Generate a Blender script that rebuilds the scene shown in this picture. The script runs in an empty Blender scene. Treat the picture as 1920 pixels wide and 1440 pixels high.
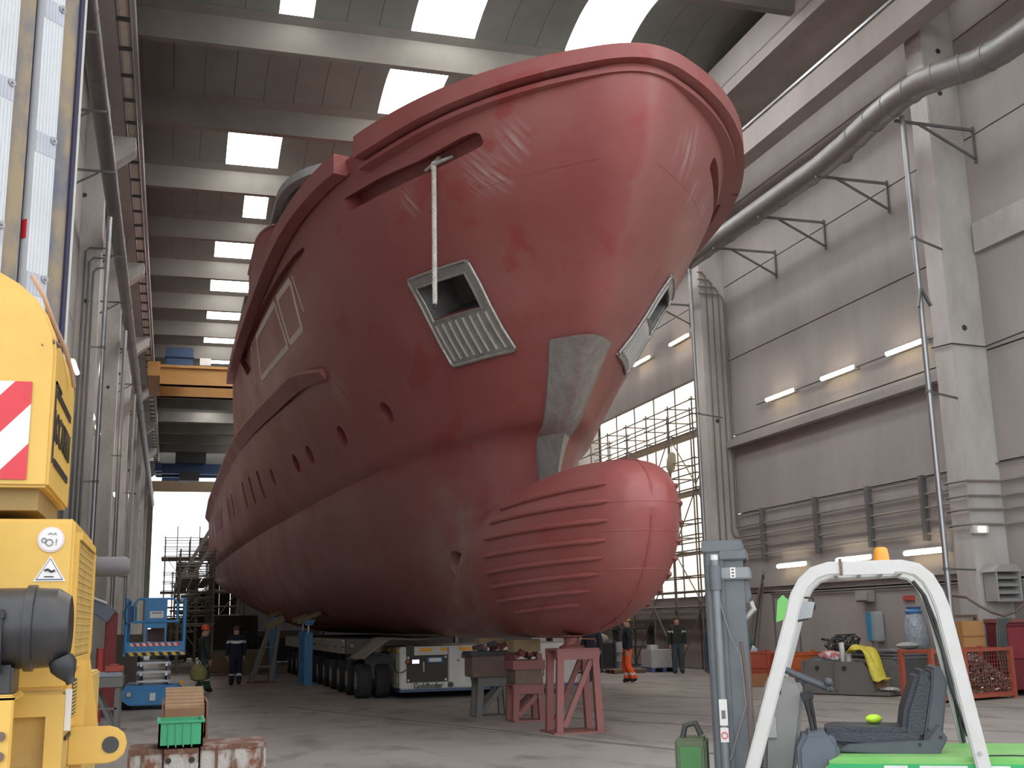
import bpy, bmesh, math, random
import numpy as np
from mathutils import Vector, Matrix
from mathutils.bvhtree import BVHTree
random.seed(7)
SC = bpy.context.scene
COL = SC.collection
PI = math.pi

# ---------------------------------------------------------------- camera
cam_d = bpy.data.cameras.new('camera')
cam = bpy.data.objects.new('camera', cam_d)
COL.objects.link(cam)
cam_d.sensor_width = 36.0
cam_d.lens = 2118.0 / 1920.0 * 36.0
cam_d.clip_start = 0.05
cam_d.clip_end = 2000.0
CAM = Matrix(((0.9583416104, -0.0391400771, -0.2829300481, 0.0),
              (-0.2848770086, -0.2025988664, -0.9369091681, 0.0),
              (-0.0206506099, 0.9784793067, -0.2053090320, 1.75),
              (0, 0, 0, 1)))
cam.matrix_world = CAM
SC.camera = cam

# ---------------------------------------------------------------- sky (bright overcast)
W = bpy.data.worlds.new('overcast_sky')
SC.world = W
W.use_nodes = True
bg = W.node_tree.nodes['Background']
bg.inputs[0].default_value = (0.93, 0.96, 1.0, 1)
bg.inputs[1].default_value = 1.75

# sky portals in the two open ends of the hall (they guide sampling, they emit nothing)
def portal(loc, rot, sx, sy):
    l = bpy.data.lights.new('portal', 'AREA')
    l.shape = 'RECTANGLE'
    l.size, l.size_y = sx, sy
    l.cycles.is_portal = True
    o = bpy.data.objects.new('portal', l)
    COL.objects.link(o)
    o.location = loc
    o.rotation_euler = rot
portal((7.3, 9.0, 9.3), (PI / 2, 0, 0), 21.0, 18.6)

V = SC.view_settings
V.view_transform = 'Standard'
V.look = 'None'
V.gamma = 1.0
V.exposure = 0.5
V.use_curve_mapping = False
SC.cycles.use_denoising = True
SC.cycles.max_bounces = 5
SC.cycles.diffuse_bounces = 4
SC.cycles.glossy_bounces = 2
SC.cycles.transmission_bounces = 2
SC.cycles.use_adaptive_sampling = True
SC.cycles.adaptive_threshold = 0.03
SC.cycles.adaptive_min_samples = 12
SC.cycles.time_limit = 1000
SC.cycles.use_light_tree = False
SC.cycles.caustics_reflective = False
SC.cycles.caustics_refractive = False
SC.cycles.sample_clamp_indirect = 6.0

# ---------------------------------------------------------------- materials
MATS = {}
def mat(name, col, rough=0.6, metal=0.0, col2=None, scale=3.0, amt=0.5, bump=0.0, bscale=30.0, spec=0.5,
        stretch=(1, 1, 1), emit=None, estr=0.0, thresh=None):
    if name in MATS:
        return MATS[name]
    m = bpy.data.materials.new(name)
    m.use_nodes = True
    nt = m.node_tree
    b = nt.nodes['Principled BSDF']
    b.inputs['Roughness'].default_value = rough
    b.inputs['Metallic'].default_value = metal
    b.inputs['Specular IOR Level'].default_value = spec
    c = (*col, 1)
    c2 = (*(col2 if col2 else [x * 0.72 for x in col]), 1)
    geo = nt.nodes.new('ShaderNodeNewGeometry')
    mp = nt.nodes.new('ShaderNodeMapping')
    mp.inputs['Scale'].default_value = stretch
    nt.links.new(geo.outputs['Position'], mp.inputs[0])
    nz = nt.nodes.new('ShaderNodeTexNoise')
    nz.inputs['Scale'].default_value = scale
    nz.inputs['Detail'].default_value = 4
    nz.inputs['Roughness'].default_value = 0.62
    nt.links.new(mp.outputs[0], nz.inputs['Vector'])
    rp = nt.nodes.new('ShaderNodeValToRGB')
    lo, hi = thresh if thresh else (0.35, 0.68)
    rp.color_ramp.elements[0].position = lo
    rp.color_ramp.elements[1].position = hi
    nt.links.new(nz.outputs['Fac'], rp.inputs[0])
    sc_ = nt.nodes.new('ShaderNodeMath')
    sc_.operation = 'MULTIPLY'
    sc_.inputs[1].default_value = amt
    nt.links.new(rp.outputs[0], sc_.inputs[0])
    mx = nt.nodes.new('ShaderNodeMix')
    mx.data_type = 'RGBA'
    mx.inputs[6].default_value = c
    mx.inputs[7].default_value = c2
    nt.links.new(sc_.outputs[0], mx.inputs[0])
    nt.links.new(mx.outputs[2], b.inputs['Base Color'])
    if bump > 0:
        n2 = nt.nodes.new('ShaderNodeTexNoise')
        n2.inputs['Scale'].default_value = bscale
        n2.inputs['Detail'].default_value = 2
        nt.links.new(mp.outputs[0], n2.inputs['Vector'])
        bp = nt.nodes.new('ShaderNodeBump')
        bp.inputs['Strength'].default_value = bump
        bp.inputs['Distance'].default_value = 0.05
        nt.links.new(n2.outputs['Fac'], bp.inputs['Height'])
        nt.links.new(bp.outputs[0], b.inputs['Normal'])
    if emit:
        b.inputs['Emission Color'].default_value = (*emit, 1)
        b.inputs['Emission Strength'].default_value = estr
    MATS[name] = m
    return m

# ---------------------------------------------------------------- mesh builder
class MB:
    def __init__(s):
        s.v, s.f, s.mi = [], [], []
        s.cur = 0
    def add(s, vs, fs):
        o = len(s.v)
        s.v += [tuple(p) for p in vs]
        s.f += [tuple(i + o for i in f) for f in fs]
        s.mi += [s.cur] * len(fs)
        return s
    def box(s, c, d, rot=None):
        x, y, z = d[0] / 2, d[1] / 2, d[2] / 2
        vs = [Vector(p) for p in ((-x, -y, -z), (x, -y, -z), (x, y, -z), (-x, y, -z), (-x, -y, z), (x, -y, z), (x, y, z), (-x, y, z))]
        if rot is not None:
            vs = [rot @ p for p in vs]
        c = Vector(c)
        return s.add([p + c for p in vs], [(0, 3, 2, 1), (4, 5, 6, 7), (0, 1, 5, 4), (1, 2, 6, 5), (2, 3, 7, 6), (3, 0, 4, 7)])
    def b2(s, a, b):      # box from min corner to max corner
        return s.box([(a[i] + b[i]) / 2 for i in range(3)], [abs(b[i] - a[i]) for i in range(3)])
    def bar(s, p, q, w, h, up=(0, 0, 1)):
        p, q = Vector(p), Vector(q)
        d = (q - p).normalized()
        u = Vector(up)
        if abs(d.dot(u)) > 0.98:
            u = Vector((0, 1, 0))
        a = d.cross(u).normalized()
        u = a.cross(d).normalized()
        a, u = a * w / 2, u * h / 2
        vs = [p - a - u, p + a - u, p + a + u, p - a + u, q - a - u, q + a - u, q + a + u, q - a + u]
        return s.add(vs, [(0, 1, 2, 3), (4, 7, 6, 5), (0, 4, 5, 1), (1, 5, 6, 2), (2, 6, 7, 3), (3, 7, 4, 0)])
    def tube(s, pts, r, n=8, caps=True, closed=False):
        pts = [Vector(p) for p in pts]
        m = len(pts)
        rs = r if isinstance(r, (list, tuple)) else [r] * m
        vs, fs = [], []
        prev = None
        for i, p in enumerate(pts):
            if closed:
                d = pts[(i + 1) % m] - pts[i - 1]
            else:
                d = pts[min(i + 1, m - 1)] - pts[max(i - 1, 0)]
            d = d.normalized() if d.length > 1e-9 else Vector((0, 0, 1))
            if prev is None:
                ref = Vector((0, 0, 1)) if abs(d.z) < 0.9 else Vector((1, 0, 0))
                a = d.cross(ref).normalized()
            else:
                a = (prev - d * prev.dot(d)).normalized()
            prev = a
            b = d.cross(a)
            for k in range(n):
                t = 2 * PI * (k + 0.5) / n
                vs.append(p + (a * math.cos(t) + b * math.sin(t)) * rs[i])
        for i in range(m if closed else m - 1):
            j = (i + 1) % m
            for k in range(n):
                l = (k + 1) % n
                fs.append((i * n + k, i * n + l, j * n + l, j * n + k))
        if caps and not closed:
            fs.append(tuple(range(n - 1, -1, -1)))
            fs.append(tuple((m - 1) * n + k for k in range(n)))
        return s.add(vs, fs)
    def cyl(s, p, q, r, n=12, r2=None):
        return s.tube([p, q], [r, r if r2 is None else r2], n)
    def lathe(s, prof, c=(0, 0, 0), ax=(0, 0, 1), n=16):   # prof: [(radius, height)]
        d = Vector(ax).normalized()
        ref = Vector((0, 0, 1)) if abs(d.z) < 0.9 else Vector((1, 0, 0))
        a = d.cross(ref).normalized()
        b = d.cross(a)
        c = Vector(c)
        vs, fs = [], []
        for (r, h) in prof:
            for k in range(n):
                t = 2 * PI * k / n
                vs.append(c + d * h + (a * math.cos(t) + b * math.sin(t)) * max(r, 1e-4))
        for i in range(len(prof) - 1):
            for k in range(n):
                l = (k + 1) % n
                fs.append((i * n + k, (i + 1) * n + k, (i + 1) * n + l, i * n + l))
        fs.append(tuple(range(n)))
        fs.append(tuple((len(prof) - 1) * n + k for k in range(n - 1, -1, -1)))
        return s.add(vs, fs)
    def prism(s, poly, o, ux, uy, un, t):    # polygon in (ux,uy) plane at o, thickness t along un
        o, ux, uy, un = Vector(o), Vector(ux), Vector(uy), Vector(un)
        n = len(poly)
        a = [o + ux * p[0] + uy * p[1] for p in poly]
        b = [p + un * t for p in a]
        fs = [tuple(range(n - 1, -1, -1)), tuple(range(n, 2 * n))]
        fs += [(i, (i + 1) % n, n + (i + 1) % n, n + i) for i in range(n)]
        return s.add(a + b, fs)
    def sphere(s, c, r, nu=12, nv=8, sc=(1, 1, 1)):
        c = Vector(c)
        vs, fs = [], []
        for j in range(nv + 1):
            ph = PI * j / nv
            for i in range(nu):
                th = 2 * PI * i / nu
                vs.append(c + Vector((math.sin(ph) * math.cos(th) * sc[0], math.sin(ph) * math.sin(th) * sc[1], math.cos(ph) * sc[2])) * r)
        for j in range(nv):
            for i in range(nu):
                k = (i + 1) % nu
                fs.append((j * nu + i, (j + 1) * nu + i, (j + 1) * nu + k, j * nu + k))
        return s.add(vs, fs)
    def xf(s, M, start=0):
        for i in range(start, len(s.v)):
            s.v[i] = tuple(M @ Vector(s.v[i]))
        return s
    def build(s, name, m, parent=None, smooth=False, bevel=0.0, fix=True, label=None):
        me = bpy.data.meshes.new(name)
        me.from_pydata(s.v, [], s.f)
        for x in (m if isinstance(m, (list, tuple)) else [m]):
            me.materials.append(x)
        if any(s.mi):
            me.polygons.foreach_set('material_index', s.mi)
        if fix:
            bm = bmesh.new()
            bm.from_mesh(me)
            bmesh.ops.remove_doubles(bm, verts=bm.verts, dist=1e-5)
            bmesh.ops.recalc_face_normals(bm, faces=bm.faces)
            if bevel > 0:
                ed = [e for e in bm.edges if len(e.link_faces) == 2 and e.calc_face_angle(0) > 0.6]
                bmesh.ops.bevel(bm, geom=ed, offset=bevel, segments=2, affect='EDGES', clamp_overlap=True)
            bm.to_mesh(me)
            bm.free()
        if smooth:
            me.polygons.foreach_set('use_smooth', [True] * len(me.polygons))
            me.set_sharp_from_angle(angle=math.radians(smooth if smooth is not True else 38))
        me.update()
        o = bpy.data.objects.new(name, me)
        COL.objects.link(o)
        if parent is not None:
            o.parent = parent
        if label:
            o['label'] = label
        return o

def thing(name, label, cat, loc=(0, 0, 0), rz=0.0, group=None):
    o = bpy.data.objects.new(name, None)
    o.empty_display_size = 0.2
    COL.objects.link(o)
    o.location = loc
    o.rotation_euler = (0, 0, rz)
    return tag(o, label, cat, group)
def tag(o, label, cat, group=None, kind=None):
    o['label'] = label
    o['category'] = cat
    if group:
        o['group'] = group
    if kind:
        o['kind'] = kind
    return o
def struct(o, label=None):
    o['kind'] = 'structure'
    if label:
        o['label'] = label
    return o
def sempty(name, label, loc=(0, 0, 0)):
    o = bpy.data.objects.new(name, None)
    COL.objects.link(o)
    o.location = loc
    return struct(o, label)
def kids(o):
    return [c for c in bpy.data.objects if c.parent == o]
def dup(root, loc, rz=0.0, label=None, children=None):
    r = root.copy()
    COL.objects.link(r)
    r.location = loc
    r.rotation_euler = (0, 0, rz)
    if label:
        r['label'] = label
    for ch in (children if children is not None else kids(root)):
        c = ch.copy()
        COL.objects.link(c)
        c.parent = r
        for g in kids(ch):
            e = g.copy()
            COL.objects.link(e)
            e.parent = c
    return r
def text_mesh(txt, name, size, m, parent, M, extrude=0.002, bold=0.0, sx=1.0):
    cu = bpy.data.curves.new(name, 'FONT')
    cu.body = txt
    cu.size = size
    cu.extrude = extrude
    cu.offset = bold
    cu.align_x = 'CENTER'
    cu.align_y = 'CENTER'
    tmp = bpy.data.objects.new(name, cu)
    COL.objects.link(tmp)
    dg = bpy.context.evaluated_depsgraph_get()
    me = bpy.data.meshes.new_from_object(tmp.evaluated_get(dg))
    bpy.data.objects.remove(tmp)
    for v in me.vertices:
        v.co = M @ Vector((v.co.x * sx, v.co.y, v.co.z))
    me.materials.clear()
    me.materials.append(m)
    o = bpy.data.objects.new(name, me)
    COL.objects.link(o)
    o.parent = parent
    return o
def frame(o, x, y):      # matrix with axes x (right), y (up), normal = x cross y
    x, y = Vector(x).normalized(), Vector(y).normalized()
    z = x.cross(y)
    return Matrix(((x.x, y.x, z.x, o[0]), (x.y, y.y, z.y, o[1]), (x.z, y.z, z.z, o[2]), (0, 0, 0, 1)))
def pchip(xs, ys):
    xs, ys = np.array(xs, float), np.array(ys, float)
    h = np.diff(xs)
    dl = np.diff(ys) / h
    m = np.zeros(len(xs))
    for i in range(1, len(xs) - 1):
        if dl[i - 1] * dl[i] > 0:
            w1, w2 = 2 * h[i] + h[i - 1], h[i] + 2 * h[i - 1]
            m[i] = (w1 + w2) / (w1 / dl[i - 1] + w2 / dl[i])
    m[0], m[-1] = dl[0], dl[-1]
    def f(x):
        x = min(max(float(x), xs[0]), xs[-1])
        i = min(int(np.searchsorted(xs, x, 'right')) - 1, len(xs) - 2)
        t = (x - xs[i]) / h[i]
        return float(ys[i] * (2 * t**3 - 3 * t**2 + 1) + h[i] * m[i] * (t**3 - 2 * t**2 + t) + ys[i + 1] * (-2 * t**3 + 3 * t**2) + h[i] * m[i + 1] * (t**3 - t**2))
    return f
# ================================================================ materials of the place
M_floor = None
def floor_mat():
    m = bpy.data.materials.new('concrete_floor')
    m.use_nodes = True
    nt = m.node_tree
    N, L = nt.nodes, nt.links
    b = N['Principled BSDF']
    b.inputs['Roughness'].default_value = 0.6
    b.inputs['Specular IOR Level'].default_value = 0.3
    geo = N.new('ShaderNodeNewGeometry')
    def noise(s, det, st=(1, 1, 1)):
        mp = N.new('ShaderNodeMapping')
        mp.inputs['Scale'].default_value = st
        L.new(geo.outputs['Position'], mp.inputs[0])
        n = N.new('ShaderNodeTexNoise')
        n.inputs['Scale'].default_value = s
        n.inputs['Detail'].default_value = det
        L.new(mp.outputs[0], n.inputs['Vector'])
        return n.outputs['Fac']
    def ramp(s, a, b_, c1, c2):
        r = N.new('ShaderNodeValToRGB')
        r.color_ramp.elements[0].position = a
        r.color_ramp.elements[1].position = b_
        r.color_ramp.elements[0].color = c1
        r.color_ramp.elements[1].color = c2
        L.new(s, r.inputs[0])
        return r.outputs[0]
    def mul(a, c):
        x = N.new('ShaderNodeMix')
        x.data_type = 'RGBA'
        x.blend_type = 'MULTIPLY'
        x.inputs[0].default_value = 1
        L.new(a, x.inputs[6])
        L.new(c, x.inputs[7])
        return x.outputs[2]
    base = ramp(noise(0.35, 5), 0.3, 0.7, (.27, .25, .23, 1), (.37, .345, .315, 1))
    st = ramp(noise(1.6, 5, (1, 0.5, 1)), 0.30, 0.48, (.62, .60, .58, 1), (1, 1, 1, 1))
    sp = ramp(noise(9, 3), 0.25, 0.36, (.7, .68, .66, 1), (1, 1, 1, 1))
    L.new(mul(mul(base, st), sp), b.inputs['Base Color'])
    bp = N.new('ShaderNodeBump')
    bp.inputs['Strength'].default_value = 0.12
    L.new(noise(25, 2), bp.inputs['Height'])
    L.new(bp.outputs[0], b.inputs['Normal'])
    return m
C_conc = mat('concrete_panel', (.40, .372, .358), .85, col2=(.32, .298, .285), scale=0.6, amt=.8, bump=.15, bscale=12, stretch=(1, 1, .35), spec=.2)
C_pil = mat('concrete_pillar', (.54, .525, .50), .85, col2=(.39, .375, .35), scale=1.6, amt=.75, bump=.2, bscale=14, stretch=(1, 1, .45), spec=.2)
C_roof = mat('concrete_roof', (.195, .207, .187), .9, col2=(.155, .163, .148), scale=0.5, amt=.8, spec=.15)
C_beam = mat('concrete_beam', (.20, .19, .17), .9, col2=(.155, .147, .132), scale=0.7, amt=.8, spec=.15)
M_sky = mat('skylight_sheet', (.9, .9, .9), .5, emit=(1.0, .99, .97), estr=9.0)
M_sheet = mat('window_sheet', (.8, .77, .7), .6, emit=(1.0, .90, .78), estr=0.85)
M_galv = mat('galvanised', (.42, .43, .44), .38, .75, col2=(.33, .34, .35), scale=4, amt=.6)
M_steel = mat('grey_steel', (.20, .20, .205), .5, .4, scale=5)
M_dark = mat('dark_steel', (.06, .06, .062), .6, .2, scale=5)
M_rust = mat('rust_pipe', (.17, .12, .10), .75, .1, scale=6)
M_tube = mat('lamp_tube', (1, .95, .85), .4, emit=(1.0, .84, .60), estr=9.0)
M_white = mat('white_paint', (.68, .67, .65), .45, col2=(.55, .54, .52), scale=3, amt=.6)
M_black = mat('black_plastic', (.018, .018, .02), .5)
M_crane = mat('crane_orange', (.42, .22, .06), .6, col2=(.32, .16, .05), scale=2)
M_duct = mat('duct_sheet', (.27, .27, .27), .45, .45, col2=(.21, .21, .21), scale=3, amt=.6)
M_blue = mat('blue_paint', (.035, .20, .42), .45, col2=(.03, .13, .28), scale=5)
M_bluedk = mat('dark_blue_paint', (.03, .07, .16), .5)

# ---------------------------------------------------------------- floor
fl = MB().add([(-80, -60, 0), (100, -60, 0), (100, 260, 0), (-80, 260, 0)], [(0, 1, 2, 3)]).build('floor', floor_mat())
struct(fl, 'worn grey concrete hall floor with dark stains')
jm = mat('floor_joint', (.10, .095, .09), .9)
for i, (a, b) in enumerate([((2.6, 26.0), (7.4, 12.5)), ((7.4, 12.5), (10.2, 4.5)), ((6.4, 21.5), (10.8, 13.2)), ((10.0, 25.6), (17.4, 14.2))]):
    MB().bar((*a, .001), (*b, .001), .035, .006).build('expansion_joint', jm, fl)
for (a, b, w) in [((4.0, 21.0), (8.2, 11.0), .16), ((7.2, 23.5), (13, 12.5), .12)]:
    MB().bar((*a, .0), (*b, .0), w, .004).build('tyre_track', mat('tyre_mark', (.17, .16, .15), .9, col2=(.29, .27, .245), scale=3, amt=1.0), fl)

# ---------------------------------------------------------------- walls and pillars
XR, XL = 17.7, -2.9
PY = [-3.8 + 12.4 * i for i in range(0, 10)]          # pillar front faces
PY = [y for y in PY if 8 < y < 112]
JZ = [0, 2.45, 5.02, 7.59, 10.15, 12.72, 15.3, 18.6]
wr = sempty('wall_right', 'right hand wall of grey precast concrete panels between tall pillars')
wl = sempty('wall_left', 'left hand wall of grey precast concrete panels with tall pillars')
for wall, x0, sg in ((wr, XR, 1), (wl, XL, -1)):
    edges = [8.6] + PY + [112]
    for i in range(len(edges) - 1):
        ya, yb = edges[i], edges[i + 1]
        for j in range(len(JZ) - 1):
            if wall is wr and 33 < ya < 46 and 0 < j < 4:
                continue
            off = 0.0
            MB().b2((min(x0 + sg * off, x0 + sg * .3), ya + .012, JZ[j] + .018), (max(x0 + sg * off, x0 + sg * .3), yb - .012, JZ[j + 1] - .018)).build('wall_panel', C_conc, wall, fix=False)
    MB().b2((min(x0 + sg * .28, x0 + sg * .5), 8.6, 0), (max(x0 + sg * .28, x0 + sg * .5), 112, 18.6)).build('wall_core', mat('joint_core', (.05, .05, .05), .9), wall, fix=False) if wall is wl else None
    for y in PY:
        xi = 16.8 if sg > 0 else -2.3
        m = MB().b2((min(xi, x0 + sg * .05), y, 0), (max(xi, x0 + sg * .05), y + .65, 18.6))
        p = m.build('pillar', C_pil, wall, bevel=.02)
        cx0, cz = (xi - .82, 14.45) if sg > 0 else (xi + .8, 15.3)
        MB().prism([(xi, cz - .2), (cx0, cz + .45), (cx0, cz + .85), (xi, cz + .85)], (0, y + .02, 0), (1, 0, 0), (0, 0, 1), (0, 1, 0), .61).build('corbel', C_pil, p) if sg < 0 else None
        for hz in ((8.1, 13.9, 15.0, 16.1) if sg > 0 else (11.0, 14.2)):
            MB().cyl((xi + sg * (.45 + .12 * math.sin(hz * 9)), y - .006, hz), (xi + sg * (.45 + .12 * math.sin(hz * 9)), y + .02, hz), .07, 12).build('lifting_hole', M_dark, p)
# core behind the right panels (dark joints), left open at the window bay
for (ya, yb, za, zb) in ((8.6, 33.4, 0, 18.6), (45.8, 112, 0, 18.6), (33.4, 45.8, 0, 2.4), (33.4, 45.8, 10.2, 18.6)):
    MB().b2((XR + .28, ya, za), (XR + .5, yb, zb)).build('wall_core', mat('joint_core', (.05, .05, .05), .9), wr, fix=False)
# ledges on the right wall
MB().b2((17.42, 22, 7.18), (17.7, 33.3, 7.40)).build('ledge', C_conc, wr)
MB().b2((17.62, 22, 2.62), (17.7, 33.3, 2.85)).build('ledge', C_conc, wr)
# recess frame beside pillar one
MB().b2((17.6, 18.6, 9.9), (17.7, 20.9, 10.6)).build('patch_plate', C_pil, wr)

# front of the hall: only the side returns, the opening is behind the camera side
wf = sempty('wall_front', 'concrete edge of the open hall front')
MB().b2((XL - .5, 8.2, 15.4), (XR + .5, 8.6, 20.6)).build('lintel', C_conc, wf)

# far end wall with the big open doorway
we = sempty('wall_back', 'far end wall above the wide open white doorway')
MB().b2((XL - .4, 112, 14.5), (XR + .4, 112.5, 15.5)).build('door_lintel', mat('tan_lintel', (.36, .25, .16), .8), we)
MB().b2((XL - .4, 112.1, 16.35), (XR + .4, 112.5, 19.5)).build('upper_panel', C_beam, we)
for (a, b) in ((-2.4, -1.2), (1.6, 4.4), (7, 10), (12, 15)):
    MB().b2((a, 112.2, 15.5), (b, 112.3, 16.35)).build('high_window', M_sky, we)
for (a, b) in ((-3.2, -2.4), (-1.2, 1.6), (4.4, 7), (10, 12), (15, 18)):
    MB().b2((a, 112.1, 15.5), (b, 112.4, 16.35)).build('infill_panel', M_bluedk, we)
MB().b2((XL - .4, 112, 0), (-1.85, 112.4, 14.5)).build('door_jamb', C_beam, we)
MB().b2((14.5, 112, 0), (XR + .4, 112.4, 14.5)).build('door_jamb', C_beam, we)

# window bay in the right wall: translucent sheets in a steel grid
wn = sempty('window_1', 'tall backlit translucent window bay behind the scaffold')
for i in range(6):
    for j in range(4):
        ya, za = 34.1 + i * 1.95, 2.45 + j * 1.92
        MB().b2((17.85, ya + .02, za + .02), (17.9, ya + 1.93, za + 1.90)).build('pane', M_sheet, wn, fix=False)
for i in range(7):
    MB().b2((17.8, 34.06 + i * 1.95, 2.4), (17.84, 34.11 + i * 1.95, 10.15)).build('mullion', M_steel, wn, fix=False)
for j in range(5):
    MB().b2((17.8, 34.05, 2.42 + j * 1.92), (17.84, 45.8, 2.46 + j * 1.92)).build('transom', M_steel, wn, fix=False)

# ---------------------------------------------------------------- roof
ce = sempty('ceiling', 'precast concrete roof of cross beams and arched panels with skylights')
BAY, Y0, ZS = 5.66, 30.15, 18.62
beamY = [Y0 + BAY * k for k in range(-4, 15)]
xa, xb = -2.6, 17.5
bm_ = MB()
poly = [(-.05, 0), (.10, -.78), (.36, -.78), (.57, 0), (.85, .16), (-.33, .16)]
bm_.prism([(p[0], p[1]) for p in poly], (xa, 0, ZS), (0, 1, 0), (0, 0, 1), (1, 0, 0), xb - xa)
beam0 = bm_.build('roof_beam', C_beam, ce)
beam0.location = (0, beamY[0], 0)
for y in beamY[1:]:
    o = beam0.copy()
    COL.objects.link(o)
    o.parent = ce
    o.location = (0, y, 0)
PW = .955
XOFF0 = -2.5
def arch(w):
    m = MB()
    n = 12
    a, b = .5, BAY + .02
    pts = []
    for i in range(n + 1):
        t = i / n
        pts.append((a + (b - a) * t, 1.0 * math.sin(PI * t) ** .8 * 0.62))
    low = [(p[0], p[1]) for p in pts]
    up = [(p[0], p[1] + .12) for p in reversed(pts)]
    vs, fs = [], []
    for x in (.006, w - .006):
        vs += [(x, p[0], ZS + p[1]) for p in low]
    k = n + 1
    for i in range(n):
        fs.append((i, i + 1, k + i + 1, k + i))
    o = len(vs)
    for x in (.006, w - .006):
        vs += [(x, p[0], ZS + p[1]) for p in up]
    for i in range(n):
        fs.append((o + i, o + i + 1, o + k + i + 1, o + k + i))
    for s in (0, k):
        for i in range(n):
            fs.append((s + i, s + i + 1, o + s + n - i - 1, o + s + n - i))
    return m.add(vs, fs)
pan0 = arch(PW).build('roof_panel', C_roof, ce, smooth=True)
sky0 = arch(PW).build('skylight', M_sky, ce, smooth=True)
pan0.location = (xa, -90, 0)
SKY = {0: (5, 9, 10, 14, 15), 1: (9, 10, 14), 2: (4, 5, 9, 14, 15), 3: (5, 9, 14), 4: (4, 5, 9, 10, 14), 5: (4, 5, 9, 14), 6: (4, 5, 9), 7: (4, 5, 14), 8: (4, 5, 9), 9: (9, 14), 10: (9, 14), 11: (4, 5, 9, 14), 12: (9, 14), 13: (9, 14), 14: (9, 14)}  # farthest rows also hold unseen panes added to brighten the far ceiling
cov = arch(20.2).build('roof_cover', mat('joint_core', (.05, .05, .05), .9), ce, smooth=True)
cov.location = (XOFF0, beamY[0], .125)
for y in beamY[1:-1]:
    o = cov.copy()
    COL.objects.link(o)
    o.parent = ce
    o.location = (XOFF0, y, .125)
first_p = first_s = True
XOFF = -2.44
for bi, y in enumerate(beamY[:-1]):
    k = bi - 4
    for i in range(21):
        x = XOFF + i * PW
        is_sky = i in SKY.get(k + 1, (5, 9, 14) if k < 0 else ())
        src = sky0 if is_sky else pan0
        if is_sky and first_s:
            o, first_s = sky0, False
        elif not is_sky and first_p:
            o, first_p = pan0, False
        else:
            o = src.copy()
            COL.objects.link(o)
            o.parent = ce
        o.location = (x, y, 0)
MB().b2((XL - .4, 6, 20.2), (XR + .5, 113, 20.4)).build('roof_cover', C_roof, ce, fix=False) if False else None
# closing strips above the walls, corner girders
MB().b2((xa - .5, 8.2, 18.5), (xa + .05, 113, 20.2)).build('edge_girder', C_beam, ce)
MB().b2((17.35, 8.2, 18.5), (XR + .6, 113, 20.2)).build('edge_girder', C_beam, ce)
MB().b2((15.7, 8.6, 17.35), (17.7, 112, 17.75)).build('corner_girder', C_conc, ce)
MB().b2((15.7, 8.6, 17.7), (15.95, 112, 18.62)).build('corner_girder_web', C_conc, ce)
MB().b2((16.0, 8.6, 15.3), (16.55, 112, 16.05)).build('runway_beam', C_conc, ce)
MB().b2((15.95, 8.6, 16.05), (16.15, 112, 16.12)).build('crane_rail', M_galv, ce)
MB().b2((-2.8, 8.6, 17.35), (-1.45, 112, 17.75)).build('corner_girder', C_conc, ce)
# ================================================================ the yacht hull
CX = 6.5          # ship centre plane
YST = 62.0        # transom
_stem = pchip([1.45, 1.699, 2.41, 3.223, 4.198, 4.868, 5.305, 5.741, 6.27, 6.869, 7.346, 7.925, 8.555, 9.266, 9.804, 10.332],
              [20.922, 20.312, 19.703, 19.348, 18.952, 18.586, 18.18, 17.713, 17.195, 16.504, 16.067, 15.458, 14.869, 14.493, 14.361, 14.3])
_bR = pchip([0, .12, .245, .40, .55, .775, 1.05, 1.265, 1.44, 1.72, 2.03, 2.22, 2.39, 2.71, 3, 3.5, 4.07, 4.4, 8],
            [0, .16, .33, .55, .77, 1.17, 1.70, 2.12, 2.48, 3.0, 3.52, 3.78, 4.0, 4.3, 4.48, 4.64, 4.75, 4.8, 4.8])
_bK = pchip([0, .3, .55, .8, 1.05, 1.5, 1.92, 2.5, 3.2, 3.87, 4.5, 5.4, 6.6],
            [0, .13, .28, .48, .74, 1.22, 1.66, 2.15, 2.65, 3.13, 3.55, 4.05, 4.43])
_ZK = pchip([0, 3.7, 6.2, 10.3, 15, 20.4, 29.3, 44], [5.27, 5.2, 5.15, 5.1, 5.0, 4.95, 4.85, 4.8])
_ZR = pchip([10, 37.6, 38.6, 39.3, 40.0, 41.2, 58, 62], [10.0, 10.0, 9.75, 8.9, 8.05, 7.8, 7.8, 7.3])
_keel = pchip([10, 42, 52, 62], [1.45, 1.45, 1.9, 2.9])
_nb = pchip([14, 20, 28, 40, 62], [1.25, 1.35, 1.8, 2.4, 2.3])
_fl = pchip([10, 24, 32, 40, 70], [1.1, 1.08, 0.85, 0.5, 0.45])
def hull_b(Y, Z):       # half breadth of the topsides above the lower knuckle
    d = Y - _stem(Z)
    if d <= 0:
        return 0.0
    q = math.sqrt(d)
    zk = _ZK(d)
    t = min(max((Z - zk) / (10.0 - zk), 0), 1.05)
    bR = max(_bR(q) - 0.14 * min(1, d / 0.6) + 0.1 * min(1, d / 1.5), 0)
    bK = _bK(q) + 0.1 * min(1, d / 1.5)
    return bK + (bR - bK) * t ** _fl(Y)
def row_up(v, g):       # upper rows: v 0 knuckle .. 1 rail
    z0 = 5.27 + (10.0 - 5.27) * v
    y0 = _stem(z0)
    Y = y0 + (YST - y0) * g
    Z = _ZK(Y - y0) + (_ZR(Y) - _ZK(Y - y0)) * v
    return (hull_b(Y, Z) if g > 0 else 0.0, Y if g > 0 else _stem(Z), Z)
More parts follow.
